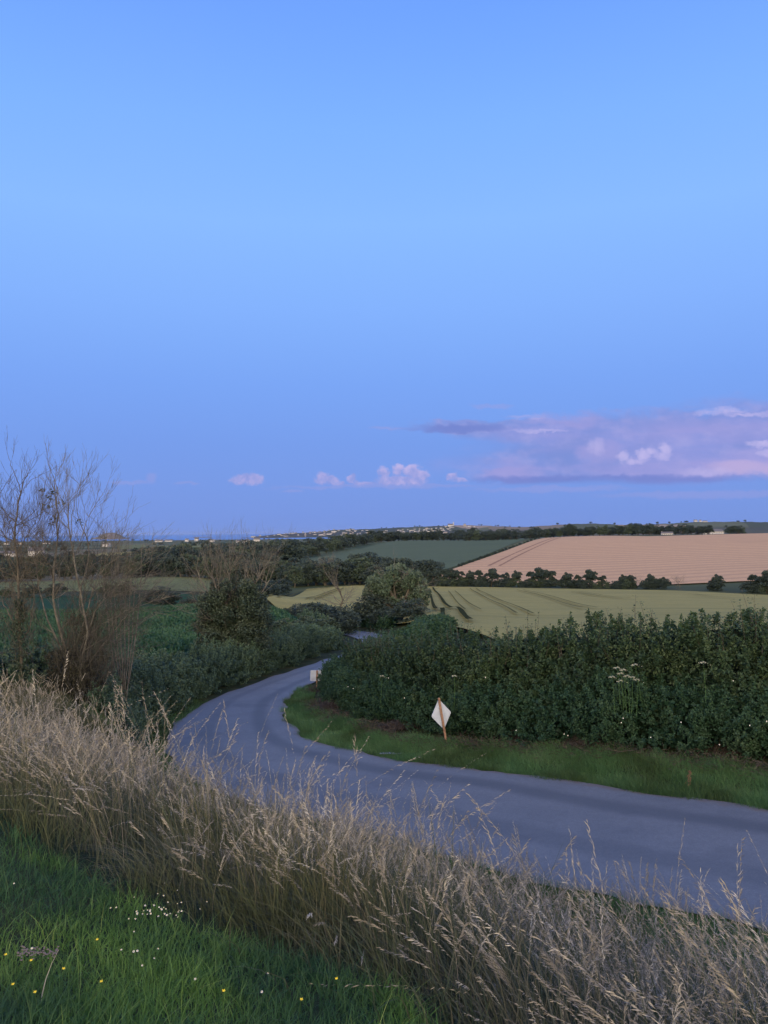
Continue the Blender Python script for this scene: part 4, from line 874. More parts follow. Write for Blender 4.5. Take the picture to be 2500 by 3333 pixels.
for l in [[(1305, 2060), (1300, 2000), (1285, 1930), (1280, 1860)], [(1300, 2010), (1250, 1960), (1215, 1930)], [(1302, 2030), (1350, 1960), (1365, 1900)], [(1300, 1990), (1330, 1920), (1325, 1860)], [(1305, 2050), (1260, 2005), (1240, 1985)], [(1290, 1960), (1250, 1890)]]:
    P, Rd = stem_path([tuple(at(x, y, YW-1.5)) for x, y in l], .26, .06, 10); paths.append((P-off, Rd))
    for k in range(5): i = g7.integers(3, 10); grow(g7, P[i]-off, norm(np.array([g7.normal()*.8, g7.normal()*.6, .35])), g7.uniform(1, 2.2), .035, 2, tw, .25, .05)
for x in np.linspace(1310, 1400, 16): p_ = np.array(at(x, 2035+g7.uniform(-15, 15), YW-2)); grow(g7, p_-off, norm(np.array([.3+g7.normal()*.4, 0, .8])), 1.6, .03, 3, tw, .25, .08)
obj('trunk', tubes(paths, 7).mesh('trunk', M['bark'], True), wl_); obj('branches', tubes(tw, 4).mesh('branches', M['barkpale'], True), wl_)

def dead_tree(px, top, basey, Y, label, seed, rb=.2, L=(1.2, 2.2), group=None):
    g = np.random.default_rng(seed); gp = ground_pt(px, Y); r = empty('dead_tree', tuple(gp)); tag(r, label, 'tree', group); off = np.array(gp)
    m_ = (top+basey)/2
    P, Rd = stem_path([tuple(gp), tuple(at(px-4, (m_+basey)/2, Y)), tuple(at(px+3, m_, Y)), tuple(at(px-6, top+(m_-top)*.5, Y))], rb, rb*.3, 10); tw = []
    for k in range(16): i = g.integers(3, 10); grow(g, P[i]-off, norm(np.array([g.normal()*.9, g.normal()*.6, .7])), g.uniform(*L), rb*.25, 3, tw, .3, .08, (2, 4))
    obj('trunk', tubes([(P-off, Rd)], 7).mesh('trunk', M['bark'], True), r); obj('branches', tubes(tw, 4).mesh('branches', M['barkpale'], True), r)
dead_tree(1112, 1895, 2010, 92, 'small dead tree with bare crown above the shrubs, left of the willow', 81, .16, (1.0, 2.0))
dead_tree(1060, 1835, 1900, 262, 'bare brownish tree in the belt behind the small dead tree', 82, .3, (2, 4))
for px, lab in sap:
    dead_tree(px, 1878, 1925, float(rowY(px)), lab, int(px), .06, (.8, 1.6))

# ------------------------------------------------------------------ right hedge
def along(path, n, g):
    P = np.array(path, float); sl_ = np.linalg.norm(np.diff(P[:, :2], axis=0), axis=1); cs_ = np.concatenate([[0], np.cumsum(sl_)]); u = g.random(n)*cs_[-1]
    q = np.stack([np.interp(u, cs_, P[:, c]) for c in range(P.shape[1])], -1)
    d = np.stack([np.interp(u+.3, cs_, P[:, c]) for c in range(2)], -1)-np.stack([np.interp(u-.3, cs_, P[:, c]) for c in range(2)], -1)
    return q, norm(d), u
def vnoise(x, y, f, seed=0):
    return (np.sin(x*f+seed)*np.cos(y*f*1.3+seed*2.1)+.5*np.sin(x*f*2.3+seed*3.3+y*f)+.3*np.cos(y*f*4.1+x*f*3.1+seed))/1.8
def hedge(path, n, leaf, m_, seed, shoots=0, clump=900, lowtier=False, back=True, shoot_len=(.35, .8)):
    """path rows: x, y, half thickness, height"""
    g = np.random.default_rng(seed); A = Acc()
    q, d, u = along(path, clump, g); nrm = np.stack([d[:, 1], -d[:, 0]], -1)
    flip = np.where((nrm*(-q[:, :2])).sum(1) < 0, -1, 1)[:, None]; nrm = nrm*flip     # towards the camera side
    th_, hh = q[:, 2], q[:, 3]
    hh = hh*(.96+.10*vnoise(u, u*0, .55, seed+8)+.12*vnoise(u, u*0, 1.5, seed)+.06*vnoise(u, u*0, 3.7, seed+2))
    s = g.random(clump); an = np.where(s < .62, g.uniform(0, .62, clump)**1.0*np.pi/2*1.6, g.uniform(.62, 1.2, clump)*np.pi/2*1.2)
    an = g.uniform(-.05, 1.9 if back else 1.45, clump)              # 0: front low, pi/2: top
    prof_r = np.clip(np.cos(an), -1, 1); prof_z = np.clip(np.sin(np.clip(an, 0, 2.2)), 0, 1)
    offn = th_*np.sign(prof_r)*np.abs(prof_r)**.6; zz = hh*(.10+.88*prof_z**.85)*g.uniform(.75, 1.02, clump)
    lump = .38*vnoise(u*1.0, zz*1.3, 1.7, seed)+.12*vnoise(u, zz, 4.3, seed+1)
    cx = q[:, 0]+nrm[:, 0]*(offn+lump); cy = q[:, 1]+nrm[:, 1]*(offn+lump); gz = zt(cx, cy)
    C = np.stack([cx, cy, gz+zz], -1)
    outd = norm(np.stack([nrm[:, 0]*prof_r, nrm[:, 1]*prof_r, prof_z*.8+.25], -1))
    sd = norm(outd+rdir(clump, g)*.55+np.array([0, 0, .35])); sl2 = g.uniform(.3, .7, clump)
    j = g.integers(0, clump, n); tt = g.random(n)
    P = C[j]+sd[j]*(sl2[j]*(tt-.5))[:, None]*1.2+rdir(n, g)*(.14*(1.1-tt))[:, None]
    t = np.clip(.10+.25*g.random(n)+.34*g.random(clump)[j]+.16*tt+.22*vnoise(u, zz, .9, seed+3)[j], 0, 1)
    D = norm(sd[j]*.6+rdir(n, g)+np.array([0, 0, -.15])); N = norm(outd[j]+rdir(n, g)*.8)
    A.add(*leaves(P, D, N, leaf*(.6+.8*g.random(n)), leaf*.68, t))
    # inner fill
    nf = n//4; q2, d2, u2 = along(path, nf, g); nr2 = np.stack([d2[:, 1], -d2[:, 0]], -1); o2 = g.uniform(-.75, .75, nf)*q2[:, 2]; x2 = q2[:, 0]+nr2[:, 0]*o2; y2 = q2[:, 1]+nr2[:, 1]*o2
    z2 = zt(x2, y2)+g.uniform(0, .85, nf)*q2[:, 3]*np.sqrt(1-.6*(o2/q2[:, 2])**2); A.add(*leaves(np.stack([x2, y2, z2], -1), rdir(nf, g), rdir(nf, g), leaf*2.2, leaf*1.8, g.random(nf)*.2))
    paths = []
    if shoots:
        q3, d3, u3 = along(path, shoots, g); n3 = np.stack([d3[:, 1], -d3[:, 0]], -1); o3 = g.uniform(-.8, .8, shoots)*q3[:, 2]; x3 = q3[:, 0]+n3[:, 0]*o3; y3 = q3[:, 1]+n3[:, 1]*o3
        clus = np.clip(vnoise(u3, u3*0, 1.9, seed+5)*.8+.6, .15, 1.3)
        zb = zt(x3, y3)+q3[:, 3]*(.96+.10*vnoise(u3, u3*0, .55, seed+8)+.12*vnoise(u3, u3*0, 1.5, seed))*.84; sl3 = g.uniform(*shoot_len, shoots)*clus
        dirs = norm(np.stack([g.normal(0, .25, shoots)-.05, g.normal(0, .25, shoots), np.ones(shoots)], -1)); nl = 22
        for k in range(nl):
            f = (k+.5)/nl; B0 = np.stack([x3, y3, zb], -1)+dirs*(sl3*f*1.4)[:, None]; rd_ = rdir(shoots, g); rd_[:, 2] = rd_[:, 2]*.4+.15
            A.add(*leaves(B0+rd_*.03, rd_, norm(rdir(shoots, g)*.5+np.array([0, 0, 1])), leaf*1.15*(1-.35*f)*(.7+.6*g.random(shoots)), leaf*.8*(1-.3*f), np.clip(.45+.3*f+.3*(g.random(shoots)-.5), 0, 1)))
        for i in range(shoots):
            b0 = np.array([x3[i], y3[i], zb[i]-.3]); tt3 = np.linspace(0, 1, 4)[:, None]; paths.append((b0+dirs[i]*(sl3[i]*1.4+.3)*tt3, np.linspace(.008, .003, 4)))
    q4, d4, u4 = along(path, 160, g)
    for i in range(160):
        b0 = np.array([q4[i, 0], q4[i, 1], float(zt(q4[i, 0], q4[i, 1]))]); dd = norm(np.array([g.normal()*.3, g.normal()*.3, 1.])); grow(g, b0, dd, q4[i, 3]*.5, .022, 1, paths, .2, .1)
    return A, paths
# front edge runs along hedge base; rows: centre x, y, half thickness, height
HP = [(15.0, 15.3, 1.5, 3.2), (11.5, 18.2, 1.5, 3.1), (8.9, 20.4, 1.5, 3.05), (6.6, 21.9, 1.5, 3.05), (4.9, 23.4, 1.5, 2.95), (2.8, 25.4, 1.5, 2.75), (1.2, 27.6, 1.4, 2.45), (.2, 29.9, 1.3, 2.2), (-.6, 32.8, 1.2, 2.0), (-.9, 36.0, 1.1, 1.7)]
A, pth = hedge(HP, 150000, .085, M['hedge'], 5, shoots=520, clump=1500, shoot_len=(.3, .9))
gm = np.random.default_rng(91); qm, dm, um = along(HP, 900, gm); nm = 14; jm = np.repeat(np.arange(900), nm)
Pm = np.column_stack([qm[jm, 0], qm[jm, 1]-1.35, zt(qm[jm, 0], qm[jm, 1])+gm.uniform(.5, .95, 900)[jm]*qm[jm, 3]])+gm.normal(0, .11, (len(jm), 3)); A.add(*leaves(Pm, rdir(len(jm), gm), rdir(len(jm), gm), .075*gm.uniform(.6, 1.7, len(jm)), .045, np.clip(.6+.4*gm.random(900)[jm], 0, 1)))
hd = empty('hedge', tuple(ground_pt(1800, 23))); tag(hd, 'tall dark green roadside hedge with leafy upright shoots, right of the road', 'hedge'); off = np.array(hd.location)
me = A.mesh('foliage', M['hedge']); me.transform(Matrix.Translation(-Vector(off))); obj('foliage', me, hd)
me = tubes(pth, 4) if False else None
def multi_tubes(pths, name, m_): return tubes(pths, 4).mesh(name, m_, True)
me = multi_tubes(pth, 'stems', M['bark']); me.transform(Matrix.Translation(-Vector(off))); obj('stems', me, hd)
# undergrowth of brambles and weeds in front of it: uncountable
UP_ = [(15.5, 13.4, .9, 1.5), (12.2, 16.2, .9, 1.55), (9.3, 18.6, .95, 1.6), (7.1, 19.9, .95, 1.7), (5.2, 21.4, .95, 1.7), (3.3, 23.2, .9, 1.5), (1.5, 25.1, .85, 1.35), (-.25, 27.8, .8, 1.3), (-1.3, 30.6, .75, 1.35), (-2.0, 33.4, .6, 1.3), (-2.2, 35.8, .5, 1.3)]
A, pth = hedge(UP_, 120000, .065, M['bramble'], 9, shoots=420, clump=1500, shoot_len=(.12, .38))
tag(obj('undergrowth', A.mesh('undergrowth', M['bramble'])), 'dense brambles and weeds in front of the right hedge', 'undergrowth', kind='stuff')
# left bank undergrowth between beet field and road
LP = [(-16, 20.5, 1.3, 1.0), (-13.0, 22.2, 1.4, 1.2), (-10.4, 24.3, 1.5, 1.3), (-9.8, 27.5, 1.3, 1.4), (-9.9, 31, 1.4, 1.5), (-9.4, 34.6, 1.3, 1.6), (-8.4, 38.2, 1.1, 1.7), (-7.3, 42.5, 1.1, 1.7), (-6.1, 47, 1.1, 1.7), (-5.3, 52, 1.1, 1.8)]
A, pth = hedge(LP, 90000, .085, M['brambleL'], 13, shoots=260, clump=1300, shoot_len=(.15, .45))
tag(obj('undergrowth', A.mesh('undergrowth', M['brambleL'])), 'grey-green brambles on the bank left of the road', 'undergrowth', kind='stuff')
LP1 = [(-7.2, 21.5, .8, .7), (-8.6, 24.5, .8, .8), (-9.2, 27.5, .7, .9), (-9.3, 31, .7, .8), (-8.8, 35, .7, .9)]
A, pth = hedge(LP1, 26000, .075, M['brambleL'], 14, shoots=120, clump=500, shoot_len=(.15, .4))
tag(obj('undergrowth', A.mesh('undergrowth', M['brambleL'])), 'low weeds at the outer edge of the bend', 'undergrowth', kind='stuff')
# farther hedges on both sides of the lane
HP2 = [(-5.6, 54, 1.4, 1.5), (-5.4, 62, 1.5, 1.4), (-5.8, 72, 1.6, 1.5), (-7.5, 83, 1.6, 1.9)]
A, pth = hedge(HP2, 40000, .15, M['brambleL'], 15, shoots=200, clump=700, shoot_len=(.2, .6))
h2 = empty('hedge', (-5.6, 60, float(zt(-5.6, 60)))); tag(h2, 'low green hedge left of the hidden lane, beyond the first bend', 'hedge'); me = A.mesh('foliage', M['brambleL']); me.transform(Matrix.Translation(-h2.location)); obj('foliage', me, h2)
HP3 = [(-.4, 38, 1.2, 1.5), (.9, 42, 1.3, 1.15), (2.5, 48, 1.4, .9), (3.6, 58, 1.4, .95), (3.4, 70, 1.4, .8)]
A, pth = hedge(HP3, 50000, .13, M['bramble'], 16, shoots=260, clump=800, shoot_len=(.2, .6))
h3 = empty('hedge', (1, 48, float(zt(1, 48)))); tag(h3, 'green hedge right of the hidden lane, running on behind the tall one', 'hedge'); me = A.mesh('foliage', M['bramble']); me.transform(Matrix.Translation(-h3.location)); obj('foliage', me, h3)
HP4 = [(1.0, 88, .8, 1.6), (-2, 97, .8, 1.6), (-8, 104, .9, 1.8), (-14, 112, .9, 2.2)]
A, pth = hedge(HP4, 14000, .2, M['bramble'], 17, clump=400)
h4 = empty('hedge', (1, 93, float(zt(1, 93)))); tag(h4, 'low hedge behind the distant piece of road under the willow', 'hedge'); me = A.mesh('foliage', M['bramble']); me.transform(Matrix.Translation(-h4.location)); obj('foliage', me, h4)

# ------------------------------------------------------------------ grass
def sample_poly(poly, n, g, dens=None):
    P = np.array(poly); lo, hi = P.min(0), P.max(0); X = []; Y = []; c = 0
    while c < n:
        x = g.uniform(lo[0], hi[0], n*2); y = g.uniform(lo[1], hi[1], n*2); k = inside(poly, x, y)
        if dens is not None: k &= g.random(len(x)) < dens(x, y)
        X.append(x[k]); Y.append(y[k]); c += k.sum()
    return np.concatenate(X)[:n], np.concatenate(Y)[:n]
def ribbons(X, Y, h, w, lean, g, segs=3, Z=None, droop=.35, t=None):
    n = len(X); Z = zt(X, Y) if Z is None else Z; P = np.stack([X, Y, Z-.01], -1)
    k = segs+1; s = np.linspace(0, 1, k)
    hv = np.broadcast_to(h, n); L = lean*hv[:, None]
    cen = P[:, None]+np.stack([L[:, 0:1]*s**1.8, L[:, 1:2]*s**1.8, hv[:, None]*(s-droop*np.linalg.norm(lean, axis=1)[:, None]*s**2.2)], -1)
    a = g.uniform(0, np.pi, n); sd = np.stack([np.cos(a), np.sin(a)*.6, np.zeros(n)], -1)
    ww = np.broadcast_to(w, n)[:, None]*(1-s[None]*.92)**.8
    V = np.stack([cen-sd[:, None]*ww[..., None]/2, cen+sd[:, None]*ww[..., None]/2], 2)
    b0 = np.arange(n)[:, None]*(2*k)+np.arange(segs)[None]*2
    F = np.stack([b0, b0+1, b0+3, b0+2], -1).reshape(-1, 4)
    t = g.random(n) if t is None else t
    return V.reshape(-1, 3), F, np.repeat(t, 2*k), cen
lawn_edge = [(-9.5, 9.0), (-6.0, 7.2), (-3.6, 5.9), (-2.45, 4.85), (-1.56, 4.05), (-.92, 3.55), (-.33, 3.3), (.06, 2.85), (.22, 2.6), (.7, 1.9), (1.6, 1.0)]
lawn_poly = lawn_edge+[(1.6, .4), (-3, .4), (-9.5, 3)]
far_edge = [(8.5, 3.6), (6.4, 5.8), (4.7, 7.9), (3.6, 9.2), (2.2, 10.6), (.6, 12.6), (-1.2, 14.6), (-3.2, 16.8), (-5.2, 18.6), (-7.2, 20.3), (-9.2, 21.8), (-13, 20.5), (-15, 17)]
tall_poly = [(1.0, .9), (3, .6), (6.0, 1.0)]+far_edge+[(-14, 12.0)]+lawn_edge[:-1]
g = np.random.default_rng(301)
def patchy(x, y): return np.clip(.6+.5*vnoise(x, y, .9, 1)+.3*vnoise(x, y, 2.7, 4), .12, 1)
def dens_tall(x, y):
    r = np.hypot(x, y); return (r > 2.1)*np.clip(7.5/r**1.15, 0, 1)*patchy(x, y)*np.clip(1.25-(y+x*.9-9)/9*(x > 0), .25, 1)
def edge_dist(x, y, line=np.array(lawn_edge)):
    a = line[:-1]; ab = line[1:]-a; P_ = np.stack([x, y], -1)[:, None]; t = np.clip(((P_-a)*ab).sum(-1)/(ab*ab).sum(-1), 0, 1)
    return np.linalg.norm(P_-(a+ab*t[..., None]), axis=-1).min(1)
def hscale(x, y):            # height of the tall grass: shorter near the road, taller mid-bank
    return np.clip(1.0+.18*vnoise(x, y, 1.1, 7)-np.clip((y+.95*x-12.2)/4, 0, .5)*(x > -3)-np.clip((y-8)/6, 0, .28)*(x <= -1), .4, 1.3)*np.clip(.38+edge_dist(x, y)/1.0+.15*vnoise(x, y, 4, 3), .3, 1)
# base blades, growing in tufts
def tufted(poly, nt_, per, dens, g, sig=(.10, .22)):
    TX, TY = sample_poly(poly, nt_, g, dens); sg = g.uniform(*sig, nt_); j = np.repeat(np.arange(nt_), per)
    dx = g.normal(size=len(j))*sg[j]; dy = g.normal(size=len(j))*sg[j]
    return TX[j]+dx, TY[j]+dy, dx/sg[j], dy/sg[j], j, g.random(nt_)
A = Acc()
X, Y, ex, ey, tj, tr_ = tufted(tall_poly, 1900, 75, dens_tall, g)
k = inside(tall_poly, X, Y) | (g.random(len(X)) < .35); X, Y, ex, ey, tj = X[k], Y[k], ex[k], ey[k], tj[k]
tl_ = np.random.default_rng(77).normal(0, .22, (1900, 2))
lean = np.stack([ex*.28-.16+tl_[tj, 0]+g.normal(0, .25, len(X)), ey*.28+tl_[tj, 1]+g.normal(0, .22, len(X))], -1)
hs = hscale(X, Y)*(.6+.6*tr_[tj]); dryp = np.clip(.15+.65*np.random.default_rng(78).random(1900)[tj]+.25*vnoise(X, Y, 1.1, 3)-.22*(X > -.2)+.3*(g.random(len(X))-.5), 0, 1)
V, F, tt, _ = ribbons(X, Y, g.uniform(.25, .78, len(X))*hs, g.uniform(.004, .008, len(X))*np.clip(np.hypot(X, Y)/6, 1, 2), lean, g, 4, droop=.5, t=dryp); A.add(V, F, tt)
X, Y = sample_poly(tall_poly, 45000, g, dens_tall)
lean = np.stack([g.normal(-.15, .6, len(X)), g.normal(0, .55, len(X))], -1)
V, F, tt, _ = ribbons(X, Y, g.uniform(.12, .40, len(X))*np.clip(.5+edge_dist(X, Y), .5, 1), g.uniform(.004, .008, len(X))*np.clip(np.hypot(X, Y)/6, 1, 2), lean, g, 3, t=np.clip(.5*g.random(len(X)), 0, 1)); A.add(V, F, tt)
tag(obj('tall_grass', A.mesh('tall_grass', M['tallblade'])), 'thick tangle of half dry grass on the roadside bank', 'grass', kind='stuff')
# stems with seed heads
def seeded(X, Y, h, lean, g, wst, hl=.26, nsp=26, spl=.015, spw=.0036):
    n = len(X); A = Acc(); V, F, tt, cen = ribbons(X, Y, h, wst, lean, g, 6, t=np.clip(g.normal(.5, .22, n), 0, 1)); A.add(V, F, tt); H = Acc()
    s0 = np.linspace(0, 1, cen.shape[1])
    big = g.uniform(.7, 1.35, n); sdv = norm(np.stack([lean[:, 0], lean[:, 1], np.zeros(n)], -1)+1e-4); tone = np.clip(g.normal(.55, .2, n), 0, 1)
    sc = np.clip(np.hypot(X, Y)/5.5, .85, 2.0)
    for k in range(nsp):
        f = 1-hl*(k+g.random(n))/nsp
        i = np.clip((f*(len(s0)-1)).astype(int), 0, len(s0)-2); fr = (f*(len(s0)-1)-i)[:, None]; ar = np.arange(n)
        P = cen[ar, i]*(1-fr)+cen[ar, i+1]*fr; Tn = norm(cen[ar, i+1]-cen[ar, i])
        D = norm(Tn*.95+sdv*.35+rdir(n, g)*.38+np.array([0, 0, -.18])); q = (.6+.8*np.sin(np.pi*np.clip(k/nsp*.9+.1, 0, 1)))
        H.add(*leaves(P, D, rdir(n, g), spl*big*q*(.7+.6*g.random(n))*1.3, spw*big*sc, np.clip(tone+.25*(g.random(n)-.5), 0, 1)))
    return A, H
X, Y, ex, ey, tj, tr_ = tufted(tall_poly, 1700, 12, lambda x, y: dens_tall(x, y)*np.clip(.5+.9*vnoise(x, y, 1.9, 12), .08, 1), g, (.08, .26)); k = inside(tall_poly, X, Y) & (edge_dist(X, Y) > .22); X, Y, ex, ey, tj = X[k], Y[k], ex[k], ey[k], tj[k]; hs = hscale(X, Y)*(.72+.42*tr_[tj])
tl_ = np.random.default_rng(79).normal(0, .24, (1700, 2))
lean = np.stack([ex*.16-.08+tl_[tj, 0]+g.normal(0, .15, len(X))-.22*vnoise(X, Y, 1.6, 21), ey*.14+tl_[tj, 1]+g.normal(0, .15, len(X))], -1)
Ast, Hh = seeded(X, Y, np.clip(g.normal(.80, .15, len(X)), .35, 1.25)*hs, lean, g, .0032*np.clip(np.hypot(X, Y)/5, .8, 2.2))
tag(obj('grass_stems', Ast.mesh('grass_stems', M['stem'])), 'tan stems of the tall bank grass', 'grass', kind='stuff')
tag(obj('grass_seed_heads', Hh.mesh('grass_seed_heads', M['dry'])), 'pale drooping seed heads of the tall bank grass', 'grass', kind='stuff')
# taller single stems that stand up against the road
X, Y = sample_poly(tall_poly, 700, g, lambda x, y: ((edge_dist(x, y) > .7)*(np.hypot(x, y) > 3.2)*np.clip(6/np.hypot(x, y), 0, 1)))
lean = np.stack([g.normal(-.20, .28, len(X)), g.normal(0, .22, len(X))], -1)
Ast, Hh = seeded(X, Y, g.uniform(1.0, 1.4, len(X))*np.clip(hscale(X, Y), .7, 1.1), lean, g, .0035*np.clip(np.hypot(X, Y)/5, .8, 2.2), .22, 26, .018, .004)
tag(obj('grass_stems', Ast.mesh('grass_stems', M['stem'])), 'single tall stems standing above the bank grass', 'grass', kind='stuff')
tag(obj('grass_seed_heads', Hh.mesh('grass_seed_heads', M['dry'])), 'seed heads of the single tall stems', 'grass', kind='stuff')
# heavy arching plumes near the lawn edge and along the crest
PL = [(720, 2770, 4.9, -.75), (740, 2820, 4.8, -.7), (640, 2840, 4.8, -.8), (1480, 2990, 3.4, -.8), (1790, 3130, 3.0, -.8), (1840, 2870, 4.2, -.85), (1900, 2900, 4.2, -.8), (1990, 3060, 3.4, .7), (2080, 3190, 3.0, -.7), (2200, 3010, 3.8, -.8), (2260, 2900, 5.2, -1.0), (1600, 3130, 3.0, -.7), (330, 2720, 6.0, -.7), (120, 2580, 7.0, -.8), (880, 2600, 6.0, -.5), (1350, 2560, 6.4, -.2), (1500, 2520, 6.5, -.3), (1680, 2530, 6.2, -.15), (1670, 2600, 5.6, -.35), (1330, 2700, 5.2, -.3), (930, 2870, 4.2, .5), (1150, 2900, 4.0, -.4), (2050, 2800, 5.5, -.2), (2110, 2720, 5.8, .1), (2190, 2730, 5.8, .15), (420, 2620, 6.5, .5), (240, 2480, 8.5, -.5), (60, 2380, 9, -.4)]
PX_ = []; PH = []; PLn = []
for px, py, Yp, ln in PL:
    tip = at(px, py, Yp)
    for q in range(4):
        l_ = ln*.5*(.8+.4*rnd.random()); hh_ = .95
        for it in range(3):
            bx = tip.x-l_*hh_+rnd.gauss(0, .03); by = Yp+rnd.gauss(0, .05); gz_ = float(zt(bx, by)); hh_ = min(1.5, max(.35, (tip.z-gz_)/(1-.35*abs(l_))))
        PX_.append((bx, by)); PH.append(hh_); PLn.append((l_, rnd.gauss(0, .1)))
PX_ = np.array(PX_); Ast, Hh = seeded(PX_[:, 0], PX_[:, 1], np.array(PH), np.array(PLn), g, .0034, .27, 40, .020, .0042)
tag(obj('grass_stems', Ast.mesh('grass_stems', M['stem'])), 'long stems bowed down by heavy seed plumes', 'grass', kind='stuff')
tag(obj('grass_seed_heads', Hh.mesh('grass_seed_heads', M['dry'])), 'heavy arching seed plumes', 'grass', kind='stuff')
# lawn
X, Y = sample_poly(lawn_poly, 190000, g, lambda x, y: np.clip(3.2/np.hypot(x, y)**1.1, 0, 1)*np.clip(.8+.4*vnoise(x, y, 3, 2), .3, 1))
tl = np.clip(.3+.35*vnoise(X, Y, 2.2, 5)+.5*g.random(len(X))-.08, 0, 1)
lean = np.stack([g.normal(.12, .5, len(X)), g.normal(-.05, .45, len(X))], -1)
A = Acc(); V, F, tt, _ = ribbons(X, Y, g.uniform(.045, .115, len(X))*(1+.35*vnoise(X, Y, 3, 9)), g.uniform(.003, .006, len(X)), lean, g, 3, t=tl); A.add(V, F, tt)
X, Y = sample_poly(lawn_poly, 5000, g, lambda x, y: np.clip(3.2/np.hypot(x, y)**1.1, 0, 1)); lean = np.stack([g.normal(.15, .6, len(X)), g.normal(-.05, .6, len(X))], -1)
V, F, tt, _ = ribbons(X, Y, g.uniform(.10, .19, len(X)), .0035, lean, g, 4, t=g.uniform(.6, 1, len(X))); A.add(V, F, tt)
tag(obj('lawn_grass', A.mesh('lawn_grass', M['lawn'])), 'green grass in the near left corner', 'grass', kind='stuff')
# verge on the far side of the road
hb = [(14.0, 12.4), (10.8, 15.2), (8.3, 17.6), (6.3, 19.0), (4.4, 20.7), (2.3, 22.3), (.3, 24.2), (-1.4, 27.0), (-2.5, 30.0), (-3.1, 33.2), (-3.2, 36.5)]
k1 = np.argmin(np.hypot(IN[:, 0]-14, IN[:, 1]-8.8)); k2 = np.argmin(np.hypot(IN[:, 0]+3.7, IN[:, 1]-38))
verge_poly = [tuple(q) for q in (IN[:, :2]-ax[:, :2]*(.06+.10*np.sin(np.arange(len(IN))*.9)+.08*np.sin(np.arange(len(IN))*2.3))[:, None])[k1:k2]]+hb[::-1]
def vdist(x, y): return np.hypot(x, y)
X, Y = sample_poly(verge_poly, 120000, g, lambda x, y: np.clip(15/np.hypot(x, y)**1.0, 0, 1)*np.clip(.75+.4*vnoise(x, y, 1.7, 2), .3, 1))
lean = np.stack([g.normal(-.15, .4, len(X)), g.normal(-.12, .4, len(X))], -1)
A = Acc(); V, F, tt, _ = ribbons(X, Y, g.uniform(.10, .30, len(X))*(1+.6*vnoise(X, Y, 2.6, 3)), g.uniform(.008, .014, len(X)), lean, g, 2, t=np.clip(.35+.3*vnoise(X, Y, 1.5, 8)+.4*(g.random(len(X))-.2), 0, 1)); A.add(V, F, tt)
tag(obj('verge_grass', A.mesh('verge_grass', M['verge'])), 'green grass verge between road and hedge', 'grass', kind='stuff')
# grass on the near side of the road
ka = np.argmin(np.hypot(OUT[:, 0]-8.6, OUT[:, 1]-7.4)); kb = np.argmin(np.hypot(OUT[:, 0]+7.5, OUT[:, 1]-34)); oe = [tuple(q) for q in (OUT[:, :2]+.06*ax[:, :2])[ka:kb]]
nv = oe+[(-9.3, 33.5), (-9.8, 28), (-9.3, 23), (-8, 20.6), (-5.6, 18.3), (-3.4, 16.2), (-1.4, 14.0), (.4, 11.9), (2.0, 9.9), (3.4, 8.3), (4.6, 6.8), (6.6, 4.6), (8.0, 5.5)]
X, Y = sample_poly(nv, 75000, g, lambda x, y: np.clip(9/np.hypot(x, y)**1.0, 0, 1))
lean = np.stack([g.normal(-.1, .45, len(X)), g.normal(0, .4, len(X))], -1)
A = Acc(); V, F, tt, _ = ribbons(X, Y, g.uniform(.08, .26, len(X)), g.uniform(.006, .011, len(X)), lean, g, 2, t=g.random(len(X))*.8); A.add(V, F, tt)
tag(obj('verge_grass', A.mesh('verge_grass', M['verge'])), 'low green grass along the near road edge', 'grass', kind='stuff')
# dead mown grass heaped at the hedge foot
HB = np.array(hb)
for px, py, sx_, lab in [(2385, 2450, .62, 'brown heap of dead grass at the hedge foot, rightmost and roundest'), (1925, 2420, .75, 'flat brown heap of dead grass at the hedge foot, between diamond sign and right edge'), (1700, 2405, .6, 'small brown heap of dead grass at the hedge foot, right of the diamond sign'),
                    (1310, 2370, .7, 'brown heap of dead grass left of the diamond sign'), (1070, 2305, .8, 'dark brown heap of dead grass near the bend')]:
    c0 = hit(px, py, 14, 60); n = 2600; a = g.uniform(0, 6.283, n); q = np.sqrt(g.random(n)); x = c0[0]+np.cos(a)*q*sx_; y = c0[1]+np.sin(a)*q*.38
    z = zt(x, y)+np.sqrt(np.clip(1-q*q, 0, 1))*.24*(.5+.5*g.random(n)); d = rdir(n, g); d[:, 2] *= .3; r = empty('hay_heap', tuple(c0)); tag(r, lab, 'dead grass heap', 'heaps of dead grass along the hedge')
    V, F, tt = leaves(np.stack([x, y, z], -1)-c0, d, norm(rdir(n, g)*.5+np.array([0, 0, 1])), .22, .02, g.random(n)*.8); obj('dead_grass', mesh_data('dead_grass', V, F, M['hay'], tt), r)
# scattered dead grass along the hedge foot
q_, d_, u_ = along([(a_, c_) for a_, c_ in hb], 9000, g); x = q_[:, 0]+g.normal(0, .22, 9000)-.1; y = q_[:, 1]+g.normal(0, .22, 9000)-.1
kk = vnoise(x, y, 1.1, 6) > -.1; x, y = x[kk], y[kk]; n = len(x); d = rdir(n, g); d[:, 2] = np.abs(d[:, 2])*.4
V, F, tt = leaves(np.stack([x, y, zt(x, y)+g.uniform(.03, .22, n)], -1), d, rdir(n, g), .2, .016, g.random(n)*.7); tag(obj('dead_grass', mesh_data('dead_grass', V, F, M['hay'], tt)), 'brown dead grass along the foot of the hedge', 'grass', kind='stuff')

